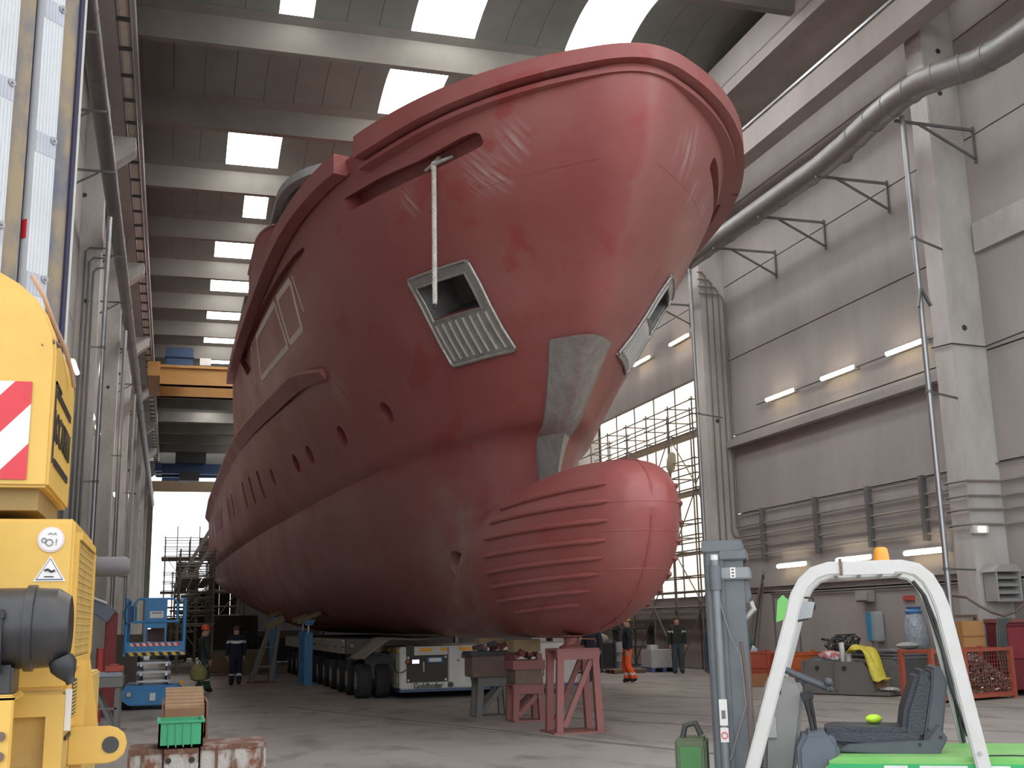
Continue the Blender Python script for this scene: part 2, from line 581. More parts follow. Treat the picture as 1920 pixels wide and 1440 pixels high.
def row_low(s, g):      # lower rows: s 0 knuckle .. 1 keel
    th = s * PI / 2
    z0 = 5.2 - (5.2 - 1.45) * math.sin(th)
    y0 = _stem(z0)
    Y = y0 + (YST - y0) * g
    d = Y - y0
    n = _nb(Y)
    zk = _ZK(d) - 0.10
    b = max(_bK(math.sqrt(d)) + 0.1 * min(1, d / 1.5) - 0.13 * min(1, d / 0.5), 0)
    c = max(math.cos(th), 0) ** (2 / n)
    sn = math.sin(th) ** (2 / n)
    Z = zk - (zk - _keel(Y)) * sn
    if g == 0:
        Z = z0
    return (b * c, Y, Z)
NU = 110
US = [(i / NU) ** 1.9 for i in range(NU + 1)]
def hull_mesh():
    rows = []
    rows.append([(0.0, _stem(10.0) + (YST - _stem(10.0)) * g, _ZR(_stem(10.0) + (YST - _stem(10.0)) * g)) for g in US])
    nv = 26
    for j in range(nv + 1):
        rows.append([row_up(1 - j / nv, g) for g in US])
    nl = 20
    for j in range(nl + 1):
        rows.append([row_low(j / nl, g) for g in US])
    vs, fs = [], []
    nr, nc = len(rows), len(US)
    for sgn in (-1, 1):
        o = len(vs)
        for r in rows:
            for (b, y, z) in r:
                vs.append((CX + sgn * b, y, z))
        for j in range(nr - 1):
            for i in range(nc - 1):
                a, b, c, d = o + j * nc + i, o + j * nc + i + 1, o + (j + 1) * nc + i + 1, o + (j + 1) * nc + i
                fs.append((a, b, c, d) if sgn < 0 else (a, d, c, b))
    n1 = nr * nc
    ring = [j * nc + nc - 1 for j in range(nr)] + [n1 + j * nc + nc - 1 for j in range(nr - 2, 0, -1)]
    fs.append(tuple(ring))
    me = bpy.data.meshes.new('hull')
    me.from_pydata(vs, [], fs)
    bm = bmesh.new()
    bm.from_mesh(me)
    bmesh.ops.remove_doubles(bm, verts=bm.verts, dist=2e-4)
    bmesh.ops.dissolve_degenerate(bm, edges=bm.edges, dist=1e-4)
    bmesh.ops.recalc_face_normals(bm, faces=bm.faces)
    bm.to_mesh(me)
    bm.free()
    return me
# bulb
_bt = pchip([14.757, 14.798, 14.96, 15.265, 16.047, 16.961, 18.281, 20.312, 22.344, 25.391, 27.422], [3.365, 3.629, 3.852, 4.025, 4.127, 4.177, 4.157, 3.984, 3.578, 2.613, 2.004])
_bb = pchip([14.757, 14.879, 15.072, 15.316, 15.712, 16.28, 17.53, 18.789, 27.422], [3.284, 2.908, 2.552, 2.268, 1.973, 1.76, 1.527, 1.445, 1.425])
_bw = pchip([14.757, 14.8, 14.96, 15.265, 15.742, 16.453, 17.469, 18.6, 19.6, 20.6, 21.6, 23, 25, 27.5], [0.03, .25, .46, .65, .84, 1.03, 1.20, 1.27, 1.25, 1.17, 1.05, .88, .7, .5])
def bulb_pt(Y, a):       # a: 0 top .. 1 bottom, port half
    zt, zb, w = _bt(Y), _bb(Y), _bw(Y)
    zm = zb + 0.58 * (zt - zb)
    th = a * PI
    if a < 0.5:
        return (w * math.sin(th) ** 0.86, Y, zm + (zt - zm) * math.copysign(abs(math.cos(th)) ** 0.86, math.cos(th)))
    return (w * math.sin(th) ** 1.0, Y, zm + (zm - zb) * math.cos(th))
# ================================================================ ship materials
def hull_mat(name, scuffs=()):
    m = bpy.data.materials.new(name)
    m.use_nodes = True
    nt = m.node_tree
    N, L = nt.nodes, nt.links
    b = N['Principled BSDF']
    b.inputs['Specular IOR Level'].default_value = 0.42
    geo = N.new('ShaderNodeNewGeometry')
    pos = geo.outputs['Position']
    def noise(s, det=6, st=(1, 1, 1), rg=.6):
        mp = N.new('ShaderNodeMapping')
        mp.inputs['Scale'].default_value = st
        L.new(pos, mp.inputs[0])
        n = N.new('ShaderNodeTexNoise')
        n.inputs['Scale'].default_value = s
        n.inputs['Detail'].default_value = det
        n.inputs['Roughness'].default_value = rg
        L.new(mp.outputs[0], n.inputs['Vector'])
        return n.outputs['Fac']
    def step(s, a, c):
        r = N.new('ShaderNodeMapRange')
        r.inputs[1].default_value = a
        r.inputs[2].default_value = c
        L.new(s, r.inputs[0])
        return r.outputs[0]
    def math_(op, a, c):
        x = N.new('ShaderNodeMath')
        x.operation = op
        for i, v in enumerate((a, c)):
            if isinstance(v, (int, float)):
                x.inputs[i].default_value = v
            else:
                L.new(v, x.inputs[i])
        return x.outputs[0]
    def mix(f, a, c):
        x = N.new('ShaderNodeMix')
        x.data_type = 'RGBA'
        L.new(f, x.inputs[0])
        for i, v in ((6, a), (7, c)):
            if isinstance(v, tuple):
                x.inputs[i].default_value = (*v, 1)
            else:
                L.new(v, x.inputs[i])
        return x.outputs[2]
    dust = step(noise(0.55, 7), .42, .72)
    c = mix(math_('MULTIPLY', dust, .55), (.32, .090, .084), (.38, .165, .155))
    patch = step(noise(0.9, 3, (1, .5, 1.1)), .60, .64)
    c = mix(math_('MULTIPLY', patch, .55), c, (.32, .050, .044))
    # overspray dust on the forefoot behind the bulb
    for (cx, cy, cz, r, k) in ((5.6, 21.6, 3.2, 1.9, .85), (5.4, 23.4, 2.6, 1.8, .6)):
        d = N.new('ShaderNodeVectorMath')
        d.operation = 'DISTANCE'
        L.new(pos, d.inputs[0])
        d.inputs[1].default_value = (cx, cy, cz)
        f = step(d.outputs['Value'], r, .2)
        f = math_('MULTIPLY', math_('MULTIPLY', f, step(noise(1.4, 5, (1, .7, 1)), .36, .62)), k)
        c = mix(f, c, (.42, .30, .27))
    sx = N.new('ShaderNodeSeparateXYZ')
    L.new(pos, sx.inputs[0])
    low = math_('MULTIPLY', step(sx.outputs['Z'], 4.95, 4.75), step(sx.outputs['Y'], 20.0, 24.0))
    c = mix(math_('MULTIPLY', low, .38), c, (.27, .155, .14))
    # sky light on the starboard bow, painted in as lighter pink
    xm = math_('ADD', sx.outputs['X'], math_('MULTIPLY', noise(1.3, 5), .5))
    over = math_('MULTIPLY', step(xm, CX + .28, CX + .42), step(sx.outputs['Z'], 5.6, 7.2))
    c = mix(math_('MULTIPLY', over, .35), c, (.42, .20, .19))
    # primer scuffs
    for (cx, cy, cz, r, ang) in scuffs:
        d = N.new('ShaderNodeVectorMath')
        d.operation = 'SUBTRACT'
        L.new(pos, d.inputs[0])
        d.inputs[1].default_value = (cx, cy, cz)
        mp = N.new('ShaderNodeMapping')
        mp.inputs['Rotation'].default_value = (ang, 0, 0)
        L.new(d.outputs[0], mp.inputs[0])
        ln = N.new('ShaderNodeVectorMath')
        ln.operation = 'LENGTH'
        L.new(mp.outputs[0], ln.inputs[0])
        m2 = N.new('ShaderNodeMapping')
        m2.inputs['Scale'].default_value = (.4, 12, 1.1)
        L.new(mp.outputs[0], m2.inputs[0])
        nz = N.new('ShaderNodeTexNoise')
        nz.inputs['Scale'].default_value = 1.0
        nz.inputs['Detail'].default_value = 2
        L.new(m2.outputs[0], nz.inputs['Vector'])
        f = math_('MULTIPLY', step(ln.outputs['Value'], r, r * .25), step(nz.outputs['Fac'], .44, .72))
        c = mix(math_('MULTIPLY', f, .7), c, (.52, .42, .40))
    L.new(c, b.inputs['Base Color'])
    rr = N.new('ShaderNodeMapRange')
    rr.inputs[3].default_value = .36
    rr.inputs[4].default_value = .58
    L.new(dust, rr.inputs[0])
    L.new(rr.outputs[0], b.inputs['Roughness'])
    return m
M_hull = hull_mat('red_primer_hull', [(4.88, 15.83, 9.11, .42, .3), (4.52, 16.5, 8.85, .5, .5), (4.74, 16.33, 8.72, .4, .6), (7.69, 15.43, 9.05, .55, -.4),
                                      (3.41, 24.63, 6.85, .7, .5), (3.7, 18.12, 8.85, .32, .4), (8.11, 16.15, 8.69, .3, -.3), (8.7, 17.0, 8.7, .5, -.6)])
M_red = hull_mat('red_primer')
M_alu = mat('bare_aluminium', (.36, .355, .34), .38, .65, col2=(.50, .49, .47), scale=7, amt=.9, bump=.15, bscale=40, stretch=(1, 1, .35))
M_tape = mat('cream_tape', (.82, .74, .62), .7)
M_inside = mat('dark_opening', (.05, .038, .036), .8)
M_glassdk = mat('dark_glazing', (.045, .05, .045), .25)
M_rope = mat('white_rope', (.72, .70, .66), .85, col2=(.5, .42, .36), scale=8, amt=.7, bump=.5, bscale=60)

ship = thing('yacht', 'huge red primed motor yacht hull with bulbous bow standing in the hall', 'ship', (CX, 38, 0))
SHI = Matrix.Translation((-CX, -38, 0))
def sb(m, name, ma, smooth=False, parent=None, **k):    # build a ship part given in world coordinates
    m.xf(SHI)
    return m.build(name, ma, parent or ship, smooth=smooth, **k)

HM = hull_mesh()
_b = bmesh.new()
_b.from_mesh(HM)
HB = BVHTree.FromBMesh(_b)
_b.free()
def sp(Y, Z, off=0.0, side=-1):      # point on the hull side at (Y, Z), pushed out by off
    h = HB.ray_cast(Vector((CX + side * 9, Y, Z)), Vector((-side, 0, 0)))
    if h[0] is None:
        return Vector((CX, Y, Z))
    n = h[1]
    if n.x * side < 0:
        n = -n
    return h[0] + n * off
# ---- openings cut into the hull
cut = MB()
def strip_cut(st, depth, side):      # st: (Y, Zlow, Zhigh) stations
    vs, fs = [], []
    for (y, za, zb) in st:
        vs += [sp(y, za, .25, side), sp(y, zb, .25, side), sp(y, zb, -depth, side), sp(y, za, -depth, side)]
    n = len(st)
    for i in range(n - 1):
        for k in range(4):
            l = (k + 1) % 4
            fs.append((i * 4 + k, i * 4 + l, i * 4 + 4 + l, i * 4 + 4 + k))
    fs += [(0, 3, 2, 1), tuple((n - 1) * 4 + k for k in range(4))]
    cut.add(vs, fs)
def round_cut(y, z, rz, ry, depth, side, n=18, sq=1.0):
    c = sp(y, z, 0, side)
    nn = (sp(y, z, 1, side) - c).normalized()
    u = (sp(y + .1, z, 0, side) - c).normalized()
    w = nn.cross(u).normalized()
    vs = []
    for k in range(n):
        t = 2 * PI * k / n
        ct, st_ = math.cos(t), math.sin(t)
        p = u * ry * math.copysign(abs(ct) ** sq, ct) + w * rz * math.copysign(abs(st_) ** sq, st_)
        vs.append(c + p + nn * .2)
    vs += [p - nn * (.2 + depth) for p in vs[:n]]
    fs = [tuple(range(n)), tuple(range(2 * n - 1, n - 1, -1))] + [(k, n + k, n + (k + 1) % n, (k + 1) % n) for k in range(n)]
    cut.add(vs, fs)
SLOT = [(16.22, 9.24, 9.36), (16.28, 9.19, 9.41), (16.5, 9.16, 9.41), (17.0, 9.13, 9.37), (17.5, 9.13, 9.35), (18.0, 9.15, 9.38), (18.6, 9.17, 9.42), (19.2, 9.21, 9.45), (19.85, 9.25, 9.49)]
PO = [(19.23, 7.67), (17.92, 7.65), (18.07, 7.07), (19.32, 7.11)]      # anchor pocket opening, aft-top first
PORT = [22.75, 25.79, 28.86, 30.43]
SLITS = [(35.6, .46, .16), (37.27, .46, .16), (39.03, .46, .16), (43.2, .45, .17), (45.13, .45, .17), (49.2, .45, .18), (50.6, .45, .18), (52.2, .45, .18), (53.9, .45, .18), (57, .45, .18)]
REC = [(22.65, 9.36, 9.44), (23.2, 9.33, 9.49), (24.14, 9.33, 9.545), (25.1, 9.38, 9.59), (26.77, 9.43, 9.65), (28.2, 9.44, 9.70), (30.0, 9.46, 9.74), (31.8, 9.46, 9.79), (31.9, 8.95, 9.79), (33.4, 9.0, 9.82), (34.7, 9.7, 9.85)]
for side in (-1, 1):
    strip_cut(SLOT, .34, side)
    strip_cut(REC, .16, side)
    for y in PORT:
        round_cut(y, 6.01, .25, .26, .30, side)
    round_cut(33.63, 6.04, .26, .19, .14, side)
    for (y, rz, ry) in SLITS:
        round_cut(y, 6.02 + (y - 35) * .018, rz, ry, .12, side, 16, .45)
    vs = [sp(y, z, .3, side) for (y, z) in PO] + [sp(y, z, -.62, side) for (y, z) in PO]
    cut.add(vs, [(0, 1, 2, 3), (7, 6, 5, 4)] + [(k, 4 + k, 4 + (k + 1) % 4, (k + 1) % 4) for k in range(4)])
cut.cyl((CX - 3, 22.5, 2.75), (CX + 3, 22.5, 2.75), .42, 28)
co = cut.build('cutter', M_hull)
ho = bpy.data.objects.new('hull_tmp', HM)
COL.objects.link(ho)
bo = ho.modifiers.new('b', 'BOOLEAN')
bo.operation = 'DIFFERENCE'
bo.object = co
bo.solver = 'EXACT'
dg = bpy.context.evaluated_depsgraph_get()
H2 = bpy.data.meshes.new_from_object(ho.evaluated_get(dg))
bpy.data.objects.remove(ho)
bpy.data.objects.remove(co)
H2.transform(SHI)
H2.materials.clear()
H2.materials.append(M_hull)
H2.polygons.foreach_set('material_index', [0] * len(H2.polygons))
H2.polygons.foreach_set('use_smooth', [True] * len(H2.polygons))
H2.set_sharp_from_angle(angle=math.radians(30))
H2.name = 'hull'
hull = bpy.data.objects.new('hull', H2)
COL.objects.link(hull)
hull.parent = ship

# ---- bulb
def bulb_mesh():
    m = MB()
    ny, na = 70, 30
    ys = [14.757 + (27.4 - 14.757) * (i / ny) ** 2.0 for i in range(ny + 1)]
    ring = []
    for y in ys:
        half = [bulb_pt(y, j / na) for j in range(na + 1)]
        r = [(CX - b, yy, z) for (b, yy, z) in half] + [(CX + b, yy, z) for (b, yy, z) in reversed(half[1:-1])]
        ring.append(r)
    n = len(ring[0])
    vs = [p for r in ring for p in r]
    fs = [(i * n + k, i * n + (k + 1) % n, (i + 1) * n + (k + 1) % n, (i + 1) * n + k) for i in range(ny) for k in range(n)]
    fs += [tuple(range(n)), tuple(ny * n + k for k in range(n))]
    return m.add(vs, fs)
bmm = bulb_mesh()
_tmp = bpy.data.meshes.new('t')
_tmp.from_pydata(bmm.v, [], bmm.f)
_b = bmesh.new()
_b.from_mesh(_tmp)
BB = BVHTree.FromBMesh(_b)
_b.free()
bulb = sb(bmm, 'bulbous_bow', M_red, smooth=60, label='bulbous bow with raised longitudinal ribs')
def bp_(Y, Z, side):
    h = BB.ray_cast(Vector((CX + side * 6, Y, Z)), Vector((-side, 0, 0)))
    if h[0] is None:
        return None
    n = h[1] if h[1].x * side > 0 else -h[1]
    return h[0] + n * .012
RIB = [(15.02, 3.66, 18.6, 3.62), (14.95, 3.40, 19.0, 3.42), (14.99, 3.13, 19.2, 3.16), (15.1, 2.86, 19.3, 2.86), (15.26, 2.62, 19.3, 2.58), (15.45, 2.40, 19.3, 2.33), (15.8, 2.17, 19.3, 2.09), (16.25, 1.98, 18.6, 1.9)]
for side in (-1, 1):
    for (ya, za, yb, zb) in RIB:
        pts = []
        for i in range(22):
            t = i / 21
            p = bp_(ya + .12 + (yb - ya - .12) * t, za + (zb - za) * t, side)
            if p:
                pts.append(p)
        sb(MB().tube(pts, [.018] + [.042] * (len(pts) - 2) + [.02], 8), 'bulb_rib', M_red, smooth=True, parent=bulb)
# centre seam on the bulb and two hoop seams
seam = [(CX, y, _bt(y) + .004) for y in [18, 17, 16.2, 15.6, 15.2, 14.95, 14.85, 14.79]] + [(CX, y, _bb(y) - .004) for y in [14.79, 14.85, 14.95, 15.1, 15.3, 15.7, 16.3, 17]]
sb(MB().tube(seam, .022, 6), 'centre_seam', M_red, smooth=True, parent=bulb)
for zz in (3.38, 2.98, 2.45):
    pts = []
    for k in range(15):
        a = -1 + 2 * k / 14
        x = CX + a * .62
        h = BB.ray_cast(Vector((x, 10, zz)), Vector((0, 1, 0)))
        if h[0]:
            pts.append(h[0] + Vector((0, -.002, 0)))
    sb(MB().tube(pts, .008, 5), 'weld_seam', M_red, parent=bulb)

# ---- rail band along the bulwark top
def rail_b(Y):
    d = max(Y - 14.21, 0)
    return max(_bR(math.sqrt(d)) + .1 * min(1, d / 1.5) , 0)
def rail_section(Ys, out, z0, z1, inn):
    rows = []
    for y in Ys:
        b = rail_b(y)
        rows.append((b, y))
    return rows
def band(path, prof, name, ma, closed_ends=True):
    # path: list of (x, y, nx, ny, dz); prof: list of (outward, z)
    vs, fs = [], []
    n = len(prof)
    for (x, y, nx, ny, dz) in path:
        for (o, z) in prof:
            vs.append((x + nx * o, y + ny * o, z + (dz if z < 10 else 0)))
    for i in range(len(path) - 1):
        for k in range(n):
            l = (k + 1) % n
            fs.append((i * n + k, i * n + l, i * n + n + l, i * n + n + k))
    fs += [tuple(range(n)), tuple((len(path) - 1) * n + k for k in range(n - 1, -1, -1))]
    return sb(MB().add(vs, fs), name, ma, smooth=30)
def rail_path(ya, yb, n, both):
    ds = [((yb - 14.21) * (i / n) ** 2) for i in range(n + 1)]
    if not both:
        ds = [ya - 14.21 + (yb - ya) * i / n for i in range(n + 1)]
    half = [(rail_b(14.21 + d), 14.21 + d) for d in ds]
    pts = [(CX - b, y) for (b, y) in half]
    if both:
        pts = [(CX + b, y) for (b, y) in reversed(half[1:])] + pts
    out = []
    for i, (x, y) in enumerate(pts):
        a, b = pts[max(i - 1, 0)], pts[min(i + 1, len(pts) - 1)]
        t = Vector((b[0] - a[0], b[1] - a[1], 0)).normalized()
        nx, ny = -t.y, t.x
        if nx * (x - CX) + ny * (y - 30) < 0:
            nx, ny = -nx, -ny
        out.append((x, y, nx, ny, .17 * max(0, 1 - (y - 14.2) / 3.6)))
    return out
PROF = [(.06, 9.72), (.06, 10.12), (-.32, 10.12), (-.32, 9.85), (-.20, 9.72)]
band(rail_path(0, 18.5, 46, True), PROF, 'bow_rail', M_red)
for s in (-1, 1):
    pth = rail_path(19.25 if s < 0 else 18.45, 38.2, 40, False)
    if s > 0:
        pth = [(2 * CX - x, y, -nx, ny, d) for (x, y, nx, ny, d) in pth]
    band(pth, [(.06, 9.72), (.06, 10.10), (-.30, 10.10), (-.30, 9.85), (-.2, 9.72)], 'side_rail', M_red)
    pth = [((2 * CX - x if s > 0 else x), y, (-nx if s > 0 else nx), ny, d) for (x, y, nx, ny, d) in rail_path(18.3, 19.4, 6, False)]
    band(pth, [(-.26, 9.9), (-.26, 10.11), (-.5, 10.11), (-.5, 9.9)], 'rail_gap_plate', M_red)
band(rail_path(0, 18.6, 46, True), [(-.10, 9.58), (-.10, 9.66), (-.34, 9.66), (-.34, 9.58)], 'rail_lip', M_red)
# low seam line under the rail
for s in (-1, 1):
    pts = [sp(y, 8.62, .002, s) for y in (15.0, 15.2, 15.5, 15.9, 16.4, 17.0, 17.8)]
    sb(MB().tube(pts, .006, 5), 'weld_seam', M_red, smooth=True)

# ---- rub rail on the topsides
for s in (-1, 1):
    st = [(24.9, 7.33, .12), (25.6, 7.45, .15), (26.3, 7.56, .17), (27.1, 7.65, .20), (28.5, 7.67, .2), (29.85, 7.68, .2), (32.3, 7.74, .2), (35.6, 7.79, .2), (38, 7.8, .2), (44, 7.8, .2), (50, 7.8, .2), (57, 7.8, .2), (61.5, 7.4, .2)]
    vs, fs = [], []
    for (y, z, o) in st:
        p = sp(y, min(z, _ZR(y) - .05), 0, s)
        vs += [(p.x - s * .05, y, z + .06), (p.x + s * o, y, z + .05), (p.x + s * o, y, z - .04), (p.x - s * .05, y, z - .36 * o / .2)]
    n = len(st)
    for i in range(n - 1):
        for k in range(4):
            fs.append((i * 4 + k, i * 4 + (k + 1) % 4, i * 4 + 4 + (k + 1) % 4, i * 4 + 4 + k))
    fs += [(0, 1, 2, 3), tuple((n - 1) * 4 + k for k in (3, 2, 1, 0))]
    sb(MB().add(vs, fs), 'rub_rail', M_red, smooth=30)

# ---- taped window frames
def ribbon(pts, w, name, ma, side=-1, t=.012):
    m = MB()
    for a, b in zip(pts[:-1], pts[1:]):
        n = 6
        vs = []
        dy, dz = b[0] - a[0], b[1] - a[1]
        l = math.hypot(dy, dz)
        py, pz = -dz / l * w / 2, dy / l * w / 2
        for i in range(n + 1):
            y, z = a[0] + dy * i / n, a[1] + dz * i / n
            vs += [sp(y + py, z + pz, t, side), sp(y - py, z - pz, t, side), sp(y - py, z - pz, -.02, side), sp(y + py, z + pz, -.02, side)]
        fs = [(i * 4 + k, i * 4 + (k + 1) % 4, i * 4 + 4 + (k + 1) % 4, i * 4 + 4 + k) for i in range(n) for k in range(4)]
        fs += [(0, 1, 2, 3), tuple(n * 4 + k for k in (3, 2, 1, 0))]
        m.add(vs, fs)
    return sb(m, name, ma)
for s in (-1, 1):
    ribbon([(26.61, 9.33), (30.25, 9.36), (31.05, 8.41), (26.86, 8.33), (26.61, 9.33)], .13, 'window_tape', M_tape, s)
    ribbon([(26.2, 9.32), (24.47, 9.26), (25.09, 8.33), (26.55, 8.34), (26.2, 9.32)], .13, 'window_tape', M_tape, s)
    ribbon([(24.18, 9.28), (24.39, 8.54)], .05, 'window_tape', M_tape, s)
    ribbon([(31.5, 9.4), (32.2, 8.52)], .06, 'window_tape', M_tape, s)

# ---- anchor pockets
PQ = [(19.30, 7.83), (17.74, 7.77), (18.13, 6.34), (19.61, 6.34)]     # aft-top, fwd-top, fwd-bottom, aft-bottom
def pq(s_, t, off, side):
    y = (PQ[0][0] * (1 - s_) + PQ[1][0] * s_) * (1 - t) + (PQ[3][0] * (1 - s_) + PQ[2][0] * s_) * t
    z = (PQ[0][1] * (1 - s_) + PQ[1][1] * s_) * (1 - t) + (PQ[3][1] * (1 - s_) + PQ[2][1] * s_) * t
    return sp(y, z, off, side)
for side in (-1, 1):
    m = MB()
    S = [0, .035, .085, .3, .5, .7, .885, .94, .97, 1][:]
    S = [0, .05, .09, .3, .5, .7, .885, .95, 1]
    T = [0, .06, .11, .25, .40, .50, .56, .7, .85, .95, 1]
    for i in range(len(S) - 1):
        for j in range(len(T) - 1):
            if 2 <= i < 6 and 2 <= j < 5:
                continue
            q = [(S[i], T[j]), (S[i + 1], T[j]), (S[i + 1], T[j + 1]), (S[i], T[j + 1])]
            vs = [pq(a, b, .035, side) for (a, b) in q] + [pq(a, b, -.03, side) for (a, b) in q]
            m.add(vs, [(0, 1, 2, 3), (0, 4, 5, 1), (1, 5, 6, 2), (2, 6, 7, 3), (3, 7, 4, 0)])
    pk = sb(m, 'anchor_pocket', M_alu, label='bare metal anchor pocket with ribbed chafing plate')
    rim = [(t, 0) for t in (0.03, .25, .5, .75, .97)] + [(1, t) for t in (.03, .25, .5, .75, .97)] + [(t, 1) for t in (.97, .75, .5, .25, .03)] + [(0, t) for t in (.97, .75, .5, .25, .03)]
    sb(MB().tube([pq(a, b, .035, side) for (a, b) in rim], .033, 7, closed=True), 'rim', M_alu, smooth=True, parent=pk)
    op = [(.09, .11), (.5, .11), (.885, .11), (.885, .3), (.885, .5), (.5, .5), (.09, .5), (.09, .3)]
    sb(MB().tube([pq(a, b, .04, side) for (a, b) in op], .024, 6, closed=True), 'opening_rim', M_alu, smooth=True, parent=pk)
    for k in range(8):
        s_ = .09 + k * .117
        sb(MB().tube([pq(s_, t, .04, side) for t in (.545, .6, .7, .8, .9, .945)], .022, 6), 'chafing_rib', mat('polished_rib', (.66, .65, .62), .35, .5), smooth=True, parent=pk)
    a = [pq(u, v, .0, side) for (u, v) in ((.09, .11), (.885, .11), (.885, .5), (.09, .5))]
    b = [pq(u, v, -.55, side) for (u, v) in ((.2, .18), (.78, .18), (.78, .46), (.2, .46))]
    sb(MB().add(a + b, [(4, 5, 6, 7)] + [(k, (k + 1) % 4, 4 + (k + 1) % 4, 4 + k) for k in range(4)]), 'pocket_lining', mat('dull_pocket_metal', (.13, .125, .12), .5, .5, col2=(.07, .07, .07), scale=5, amt=.8), parent=pk)

# ---- bare metal stem plate
rows = []
for i in range(17):
    z = 6.36 - (6.36 - 4.12) * i / 16
    hw = .56 + (.17 - .56) * (i / 16) ** .85
    def hy(x):
        hs_ = [HB.ray_cast(Vector((CX + x, 10, z + q)), Vector((0, 1, 0)))[0] for q in (-.12, -.08, -.04, 0, .04, .08, .12)]
        return min([h.y for h in hs_ if h] + [_stem(z) + .9])
    yr = _stem(z) - .09
    ye = min(hy(-hw), hy(hw), _stem(z) + 1.0) - .05
    r = []
    for k in range(13):
        x = -hw + 2 * hw * k / 12
        a = abs(x) / hw
        r.append(Vector((CX + x, min(yr + (ye - yr) * a, hy(x) - .02), z)))
    rows.append(r)
nb = len(rows[0])
vs = [p for r in rows for p in r]
vs += [p + Vector((0, .07, .0)) for p in vs]
o2 = len(rows) * nb
fs = []
for i in range(len(rows) - 1):
    for k in range(nb - 1):
        fs.append((i * nb + k, i * nb + k + 1, (i + 1) * nb + k + 1, (i + 1) * nb + k))
    for k in (0, nb - 1):
        fs.append((i * nb + k, (i + 1) * nb + k, o2 + (i + 1) * nb + k, o2 + i * nb + k))
for k in range(nb - 1):
    fs.append((k, k + 1, o2 + k + 1, o2 + k))
sb(MB().add(vs, fs), 'stem_plate', M_alu, smooth=25, label='bare metal plate on the stem')

# ---- upper deck house behind the rail
rd = []
for t in range(0, 13):
    a = PI / 2 * t / 12
    rd.append((4.3 - .95 * (1 - math.cos(a)) * 0 , 0))
def house(z0, z1, hw, yf, ya, r, rake, name, ma, nseg=10):
    def outline(z):
        k = (z - z0) / max(z1 - z0, .01)
        o = []
        yy = yf + rake * k
        for i in range(nseg + 1):
            t = PI / 2 * i / nseg
            o.append((-(hw - r * .55) - r * .55 * math.sin(t), yy + r - r * math.cos(t)))
        L = [(-x, y) for (x, y) in reversed(o)] + o
        L += [(-hw, ya), (hw, ya)]
        return [(CX + x, y, z) for (x, y) in L]
    a, b = outline(z0), outline(z1)
    n = len(a)
    return sb(MB().add(a + b, [tuple(range(n)), tuple(range(2 * n - 1, n - 1, -1))] + [(k, n + k, n + (k + 1) % n, (k + 1) % n) for k in range(n)]), name, ma, smooth=30)
house(10.0, 12.5, 4.05, 25.0, 40, 2.6, .9, 'wheelhouse', M_glassdk)
house(12.5, 12.72, 4.25, 25.7, 41, 2.6, .02, 'wheelhouse_roof', mat('pale_roof', (.42, .44, .45), .5))
# wing shelter, red plate curving round
for s in (-1, 1):
    m = MB()
    pts = []
    for i in range(10):
        t = PI / 2 * i / 9
        pts.append((CX + s * (4.1 + .5 * math.sin(t)), 28.9 + 1.7 * (1 - math.cos(t))))
    pts += [(CX + s * 4.6, 33.4)]
    vs = [(x, y, 10.0) for x, y in pts] + [(x, y, 12.1) for x, y in pts] + [(x - s * .08, y + .04, 12.1) for x, y in pts] + [(x - s * .08, y + .04, 10.0) for x, y in pts]
    n = len(pts)
    fs = []
    for i in range(n - 1):
        for k in range(4):
            l = (k + 1) % 4
            fs.append((k * n + i, k * n + i + 1, l * n + i + 1, l * n + i))
    fs += [(0, n, 2 * n, 3 * n), (n - 1, 2 * n - 1, 3 * n - 1, 4 * n - 1)]
    sb(m.add(vs, fs), 'wing_shelter', M_red, smooth=30)
    sb(MB().tube([(x, y, 12.12) for x, y in pts], .05, 6), 'wing_coaming', M_red, smooth=True)
    sb(MB().b2((CX + s * 4.4, 35.0, 10), (CX + s * 4.62, 39, 11.9)), 'aft_wing', M_glassdk)
house(12.72, 14.1, 3.3, 31.5, 40, 1.8, .7, 'upper_house', mat('house_red', (.24, .06, .055), .6))

# ---- rope over the rail slot (a thing of its own)
rp = thing('mooring_rope', 'white twisted rope hanging from the bow slot past the anchor pocket', 'rope', (3.86, 17.1, 7.2))
RI = Matrix.Translation((-3.86, -17.1, -7.2))
for k in range(3):
    pts = []
    n = 150
    p0 = sp(17.2, 9.15, .03)
    for i in range(n + 1):
        t = i / n
        z = 9.22 + (6.78 - 9.22) * t
        a = 2 * PI * k / 3 + t * 2 * PI * 21
        rr = .020 * (1 - .4 * max(0, (t - .97) / .03))
        pts.append((p0.x - .02 + rr * math.cos(a), p0.y - .02 + rr * math.sin(a), z))
    MB().tube(pts, .0245, 6).xf(RI).build('strand', M_rope, rp, smooth=True)
hook = [sp(17.28, 9.3, -.25), sp(17.26, 9.23, -.12), sp(17.24, 9.2, .0), sp(17.2, 9.18, .05), (p0.x - .02, p0.y - .02, 9.08)]
MB().tube(hook, .045, 8).xf(RI).build('bight', M_rope, rp, smooth=True)
MB().tube([sp(17.42, 9.19, -.2), sp(17.40, 9.17, .02), sp(17.2, 9.19, .06), sp(17.0, 9.2, .02), sp(16.98, 9.22, -.2)], .03, 6).xf(RI).build('chafe_cloth', mat('grey_cloth', (.42, .42, .4), .9), rp, smooth=True)
MB().cyl((p0.x - .02, p0.y - .02, 6.80), (p0.x - .02, p0.y - .02, 6.70), .03, 8).xf(RI).build('whipping', M_black, rp)
